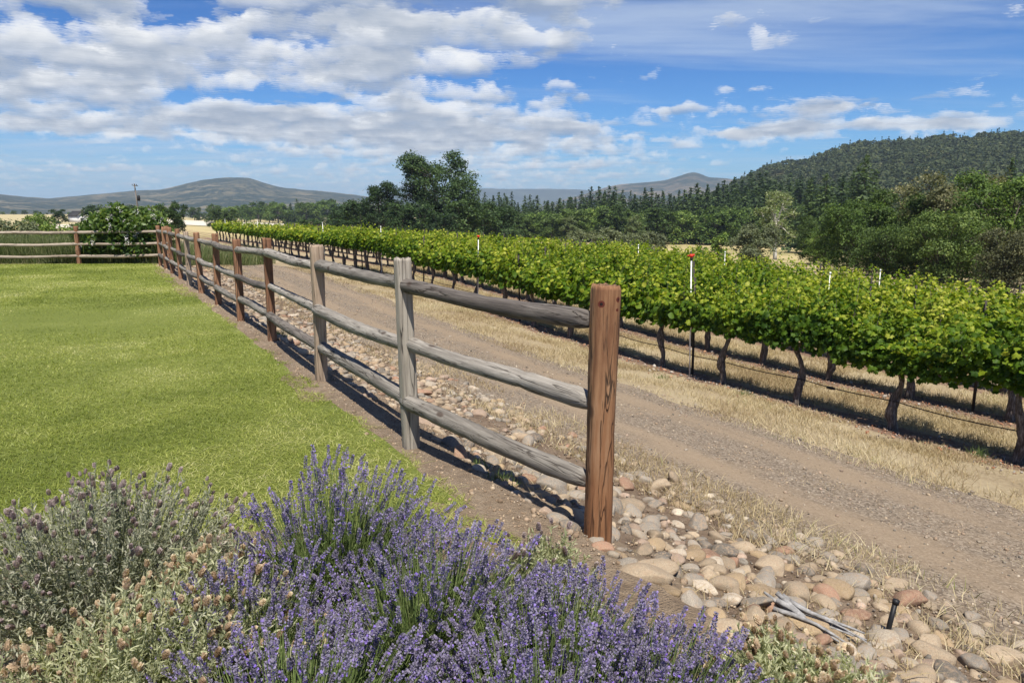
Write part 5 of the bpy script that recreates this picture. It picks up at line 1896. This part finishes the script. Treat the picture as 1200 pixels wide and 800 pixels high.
def place_tips(root, part, meshes, geos, T, D, S, ids, mat_, world_off, label_first=None):
    """up to 100 of the tips that show largest become parts of their own, the rest one part"""
    Pw = T + world_off
    qx, qy, dep = project(Pw)
    vis = (qx > -15) & (qx < 1215) & (qy < 812) & (dep > .2)
    score = np.where(vis, 1 / np.maximum(dep, .2), 0) + T[:, 2] * .15
    order = np.argsort(-score)
    top, rest_ = order[:100], order[100:]
    M = frames(D)
    for i in top:
        o = obj(part, meshes[ids[i]], None, root)
        m4 = Matrix([list(M[i][r] * S[i]) + [T[i][r]] for r in range(3)] + [[0, 0, 0, 1]])
        o.matrix_local = m4
    if len(rest_):
        mb = MB()
        for k in range(len(meshes)):
            sel = rest_[ids[rest_] == k]
            if not len(sel):
                continue
            V0, F0, rn0 = geos[k]
            V, F, idx = scatter(V0, F0, T[sel], M[sel], S[sel])
            a = np.concatenate([np.tile(rn0[sum(len(q) for q in F0[:fi]):sum(len(q) for q in F0[:fi + 1])], len(sel)) for fi in range(len(F0))])
            mb.add(V, F, np.clip(a, 0, 1))
        o = obj(part + 's', mb.mesh(part + 's'), mat_, root)
        o['kind'] = 'stuff'


HEAD_GEO = []
for hmb in HEAD_MB:
    ks = sorted(hmb.F)
    HEAD_GEO.append((np.vstack(hmb.V), [np.vstack(hmb.F[k]) for k in ks], np.concatenate([np.concatenate(hmb.A[k]) for k in ks])))


def bed_z(x, y):
    return max(float(terrain(x, y)), -.25) + .03


def english(cx, cy, r, hs, nst, seed, label, lean=(.10, .02), hf=.26, flow=.43, group='purple lavender bushes in the foreground'):
    r_ = np.random.default_rng(seed)
    z0 = bed_z(cx, cy)
    root = thing('lavender_bush', label, 'lavender', (cx, cy, z0), group)
    u = np.sqrt(r_.random(nst)); a = r_.uniform(0, 6.283, nst)
    B = np.stack([np.cos(a) * u * r * .42, np.sin(a) * u * r * .42, np.full(nst, .04)], -1)
    edge = 1 + .22 * (vnoise(np.cos(a) * 2 + 7, np.sin(a) * 2 + seed, seed) - .5)
    tz = hs * (1 - .42 * u ** 2.2) * r_.uniform(.55, 1.08, nst) * (1 + .16 * (fbm(np.cos(a) * u * 2.5 + 9, np.sin(a) * u * 2.5 + 9, seed + 2, 3) - .5) * 2)
    T = np.stack([np.cos(a) * u * r * edge + lean[0] * tz + r_.normal(size=nst) * .025, np.sin(a) * u * r * edge + lean[1] * tz + r_.normal(size=nst) * .025, tz], -1)
    Mid = (B + T) / 2 + np.stack([np.cos(a) * u * .02, np.sin(a) * u * .02, .10 * tz + 0 * a], -1) + r_.normal(size=(nst, 3)) * .012
    path = quad_path(B, Mid, T, np.linspace(0, 1, 7))
    V, F, idx = tri_stems(path, .0015)
    rn = np.clip(.45 + r_.normal(size=nst) * .2, 0, 1)
    mb = MB(); mb.add(V, [F], rn[idx])
    # narrow leaves up the lower stems
    nl = nst * 9
    si = r_.integers(0, nst, nl); t = r_.uniform(.08, .62, nl)
    tb = t[:, None]
    P = (1 - tb) ** 2 * B[si] + 2 * tb * (1 - tb) * Mid[si] + tb ** 2 * T[si]
    dv = norm(T[si] - B[si]) + r_.normal(size=(nl, 3)) * .40
    tV = np.array([[-.5, 0, 0], [.5, 0, 0], [.42, .55, .05], [0, 1, 0], [-.42, .55, .05]])
    S = np.stack([np.full(nl, .0042), r_.uniform(.03, .062, nl), np.full(nl, .02)], -1)
    V, F2, idx = scatter(tV, [np.array([[0, 1, 2, 3, 4]])], P, frames_y(dv), S)
    o = obj('stems', mb.mesh('lavender_stems'), M_lstem, root)
    obj('leaves', mesh_np('lavender_leaves', V, F2, {'rnd': np.clip(.45 + .22 * r_.normal(size=nl), 0, 1)[idx]}), M_lleaf, root)
    # low leafy cushion
    nc = 2600
    uc = np.sqrt(r_.random(nc)); ac = r_.uniform(0, 6.283, nc)
    P = np.stack([np.cos(ac) * uc * r * .85, np.sin(ac) * uc * r * .85, hf * (1 - .55 * uc ** 2) * r_.uniform(.35, 1.0, nc)], -1)
    dv = np.stack([np.cos(ac) * uc * .8, np.sin(ac) * uc * .8, np.full(nc, .8)], -1) + r_.normal(size=(nc, 3)) * .4
    S = np.stack([np.full(nc, .0055), r_.uniform(.04, .075, nc), np.full(nc, .02)], -1)
    V, F2, idx = scatter(tV, [np.array([[0, 1, 2, 3, 4]])], P, frames_y(dv), S)
    obj('cushion', mesh_np('lavender_cushion', V, F2, {'rnd': np.clip(.40 + .22 * r_.normal(size=nc), 0, 1)[idx]}), M_lleaf, root)
    sel = np.where(r_.random(nst) < flow)[0]
    D = norm(T - Mid)[sel] + r_.normal(size=(len(sel), 3)) * .17
    place_tips(root, 'flower_spike', SPK_ME, SPK, T[sel], D, r_.uniform(.6, 1.02, len(sel)), r_.integers(0, 6, len(sel)), M_spike, np.array([cx, cy, z0]))
    return root


def spanish(cx, cy, r, hs, nst, seed, label, leafm, heads, headm, frac=.4, name='spanish_lavender_bush', lean=(0, 0), leaf=(.016, .034), hdS=(.65, 1.0), wleaf=.0052):
    r_ = np.random.default_rng(seed)
    z0 = bed_z(cx, cy)
    root = thing(name, label, 'lavender', (cx, cy, z0))
    u = np.sqrt(r_.random(nst)); a = r_.uniform(0, 6.283, nst)
    B = np.stack([np.cos(a) * u * r * .35, np.sin(a) * u * r * .35, np.full(nst, .03)], -1)
    lump = 1 + .35 * (fbm(np.cos(a) * u * 3 + 5, np.sin(a) * u * 3 + 5, seed + 1, 3) - .5) * 2
    tz = hs * (1 - .5 * u ** 2) * r_.uniform(.72, 1.05, nst) * lump
    T = np.stack([np.cos(a) * u * r + lean[0] * tz, np.sin(a) * u * r + lean[1] * tz, tz], -1) + r_.normal(size=(nst, 3)) * .02
    Mid = (B + T) / 2 + np.stack([np.cos(a) * u * .05, np.sin(a) * u * .05, -.06 * tz], -1) + r_.normal(size=(nst, 3)) * .03
    path = quad_path(B, Mid, T, np.linspace(0, 1, 7))
    V, F, idx = tri_stems(path, .0018)
    mb = MB(); mb.add(V, [F], np.clip(.4 + r_.normal(size=nst) * .2, 0, 1)[idx])
    obj('stems', mb.mesh('lavender_stems'), leafm, root)
    nl = nst * 46
    si = np.repeat(np.arange(nst), 46); t = np.tile(np.linspace(.28, .985, 46), nst) + r_.normal(size=nl) * .012
    tb = t[:, None]
    P = (1 - tb) ** 2 * B[si] + 2 * tb * (1 - tb) * Mid[si] + tb ** 2 * T[si]
    ax = norm(T - Mid)[si]
    dv = ax * .75 + norm(r_.normal(size=(nl, 3))) * .75
    tV = np.array([[-.5, 0, 0], [.5, 0, 0], [.45, .55, .08], [0, 1, 0], [-.45, .55, .08]])
    S = np.stack([np.full(nl, wleaf), r_.uniform(leaf[0], leaf[1], nl), np.full(nl, .02)], -1)
    V, F2, idx = scatter(tV, [np.array([[0, 1, 2, 3, 4]])], P, frames_y(dv), S)
    rn = np.clip(.30 + .30 * t + .14 * r_.normal(size=nl) + np.repeat(r_.normal(size=nst) * .14, 46), 0, 1)
    obj('leaves', mesh_np('lavender_leaves', V, F2, {'rnd': rn[idx]}), leafm, root)
    sel = np.where((r_.random(nst) < frac) & (tz > .25 * hs))[0]
    D = norm(T - Mid)[sel] + r_.normal(size=(len(sel), 3)) * .12
    Tt = T[sel] + D * .012
    place_tips(root, 'seed_head', heads, HEAD_GEO, Tt, D, r_.uniform(hdS[0], hdS[1], len(sel)), r_.integers(0, 4, len(sel)), headm, np.array([cx, cy, z0]))
    return root


english(-.72, 2.92, .46, .60, 900, 1, 'purple lavender bush rising highest against the lawn, left of the others in bloom')
english(-.30, 2.45, .46, .50, 950, 2, 'purple lavender bush in the middle of the foreground below the grey second fence post')
english(.13, 2.18, .42, .45, 860, 3, 'purple lavender bush below the rust brown end post')
english(.40, 2.0, .32, .46, 560, 4, 'purple lavender bush at the right end, with the deepest violet spikes', lean=(.16, .02))
english(-.60, 1.86, .48, .48, 860, 5, 'purple lavender bush at the bottom edge left of centre')
english(-.92, 2.36, .34, .46, 620, 7, 'purple lavender bush leaning into the pale bushes, left of the middle one')
english(.10, 1.78, .44, .48, 860, 6, 'purple lavender bush at the bottom edge, middle of the picture')
spanish(-1.72, 2.85, .62, .58, 520, 11, 'large grey green lavender bush with faded purple heads at the left edge beside the lawn', M_gleaf, HEADP_ME, M_head_p, .55, hdS=(.6, .95))
spanish(-1.20, 2.16, .48, .48, 430, 12, 'pale yellow green spanish lavender bush with tan spent heads at lower left', M_sleaf, HEAD_ME, M_head, .46, lean=(.35, .05))
spanish(-1.62, 1.82, .36, .40, 260, 13, 'darker spanish lavender bush with tan heads in the lower left corner', M_sleaf, HEAD_ME, M_head, .46)
spanish(.93, 2.17, .35, .25, 340, 14, 'low spanish lavender bush with many tan heads beside the stones at lower right', M_sleaf, HEAD_ME, M_head, .62)
spanish(.12, 2.82, .24, .40, 200, 15, 'small pale green lavender bush poking out between the purple spikes and the bare soil', M_sleaf, HEADP_ME, M_head_p, .25)
spanish(-1.10, 2.55, .30, .46, 240, 16, 'small pale green lavender bush between the grey bush and the purple spikes', M_sleaf, HEAD_ME, M_head, .25)

# ------------------------------------------------------------------ air
mh = bpy.data.materials.new('haze'); mh.use_nodes = True
mh.node_tree.nodes.clear()
ho = mh.node_tree.nodes.new('ShaderNodeOutputMaterial')
hv = mh.node_tree.nodes.new('ShaderNodeVolumePrincipled')
hv.inputs['Color'].default_value = (.68, .84, 1.0, 1)
hv.inputs['Density'].default_value = 1.15e-4
hv.inputs['Anisotropy'].default_value = .2
mh.node_tree.links.new(hv.outputs[0], ho.inputs['Volume'])
V, F = box(0, 0, 146, 20000, 20000, 334)
o = obj('haze', mesh_np('haze', V, F), mh)
tag(o, 'thin bluish summer haze over the whole valley', 'haze', None, 'stuff')
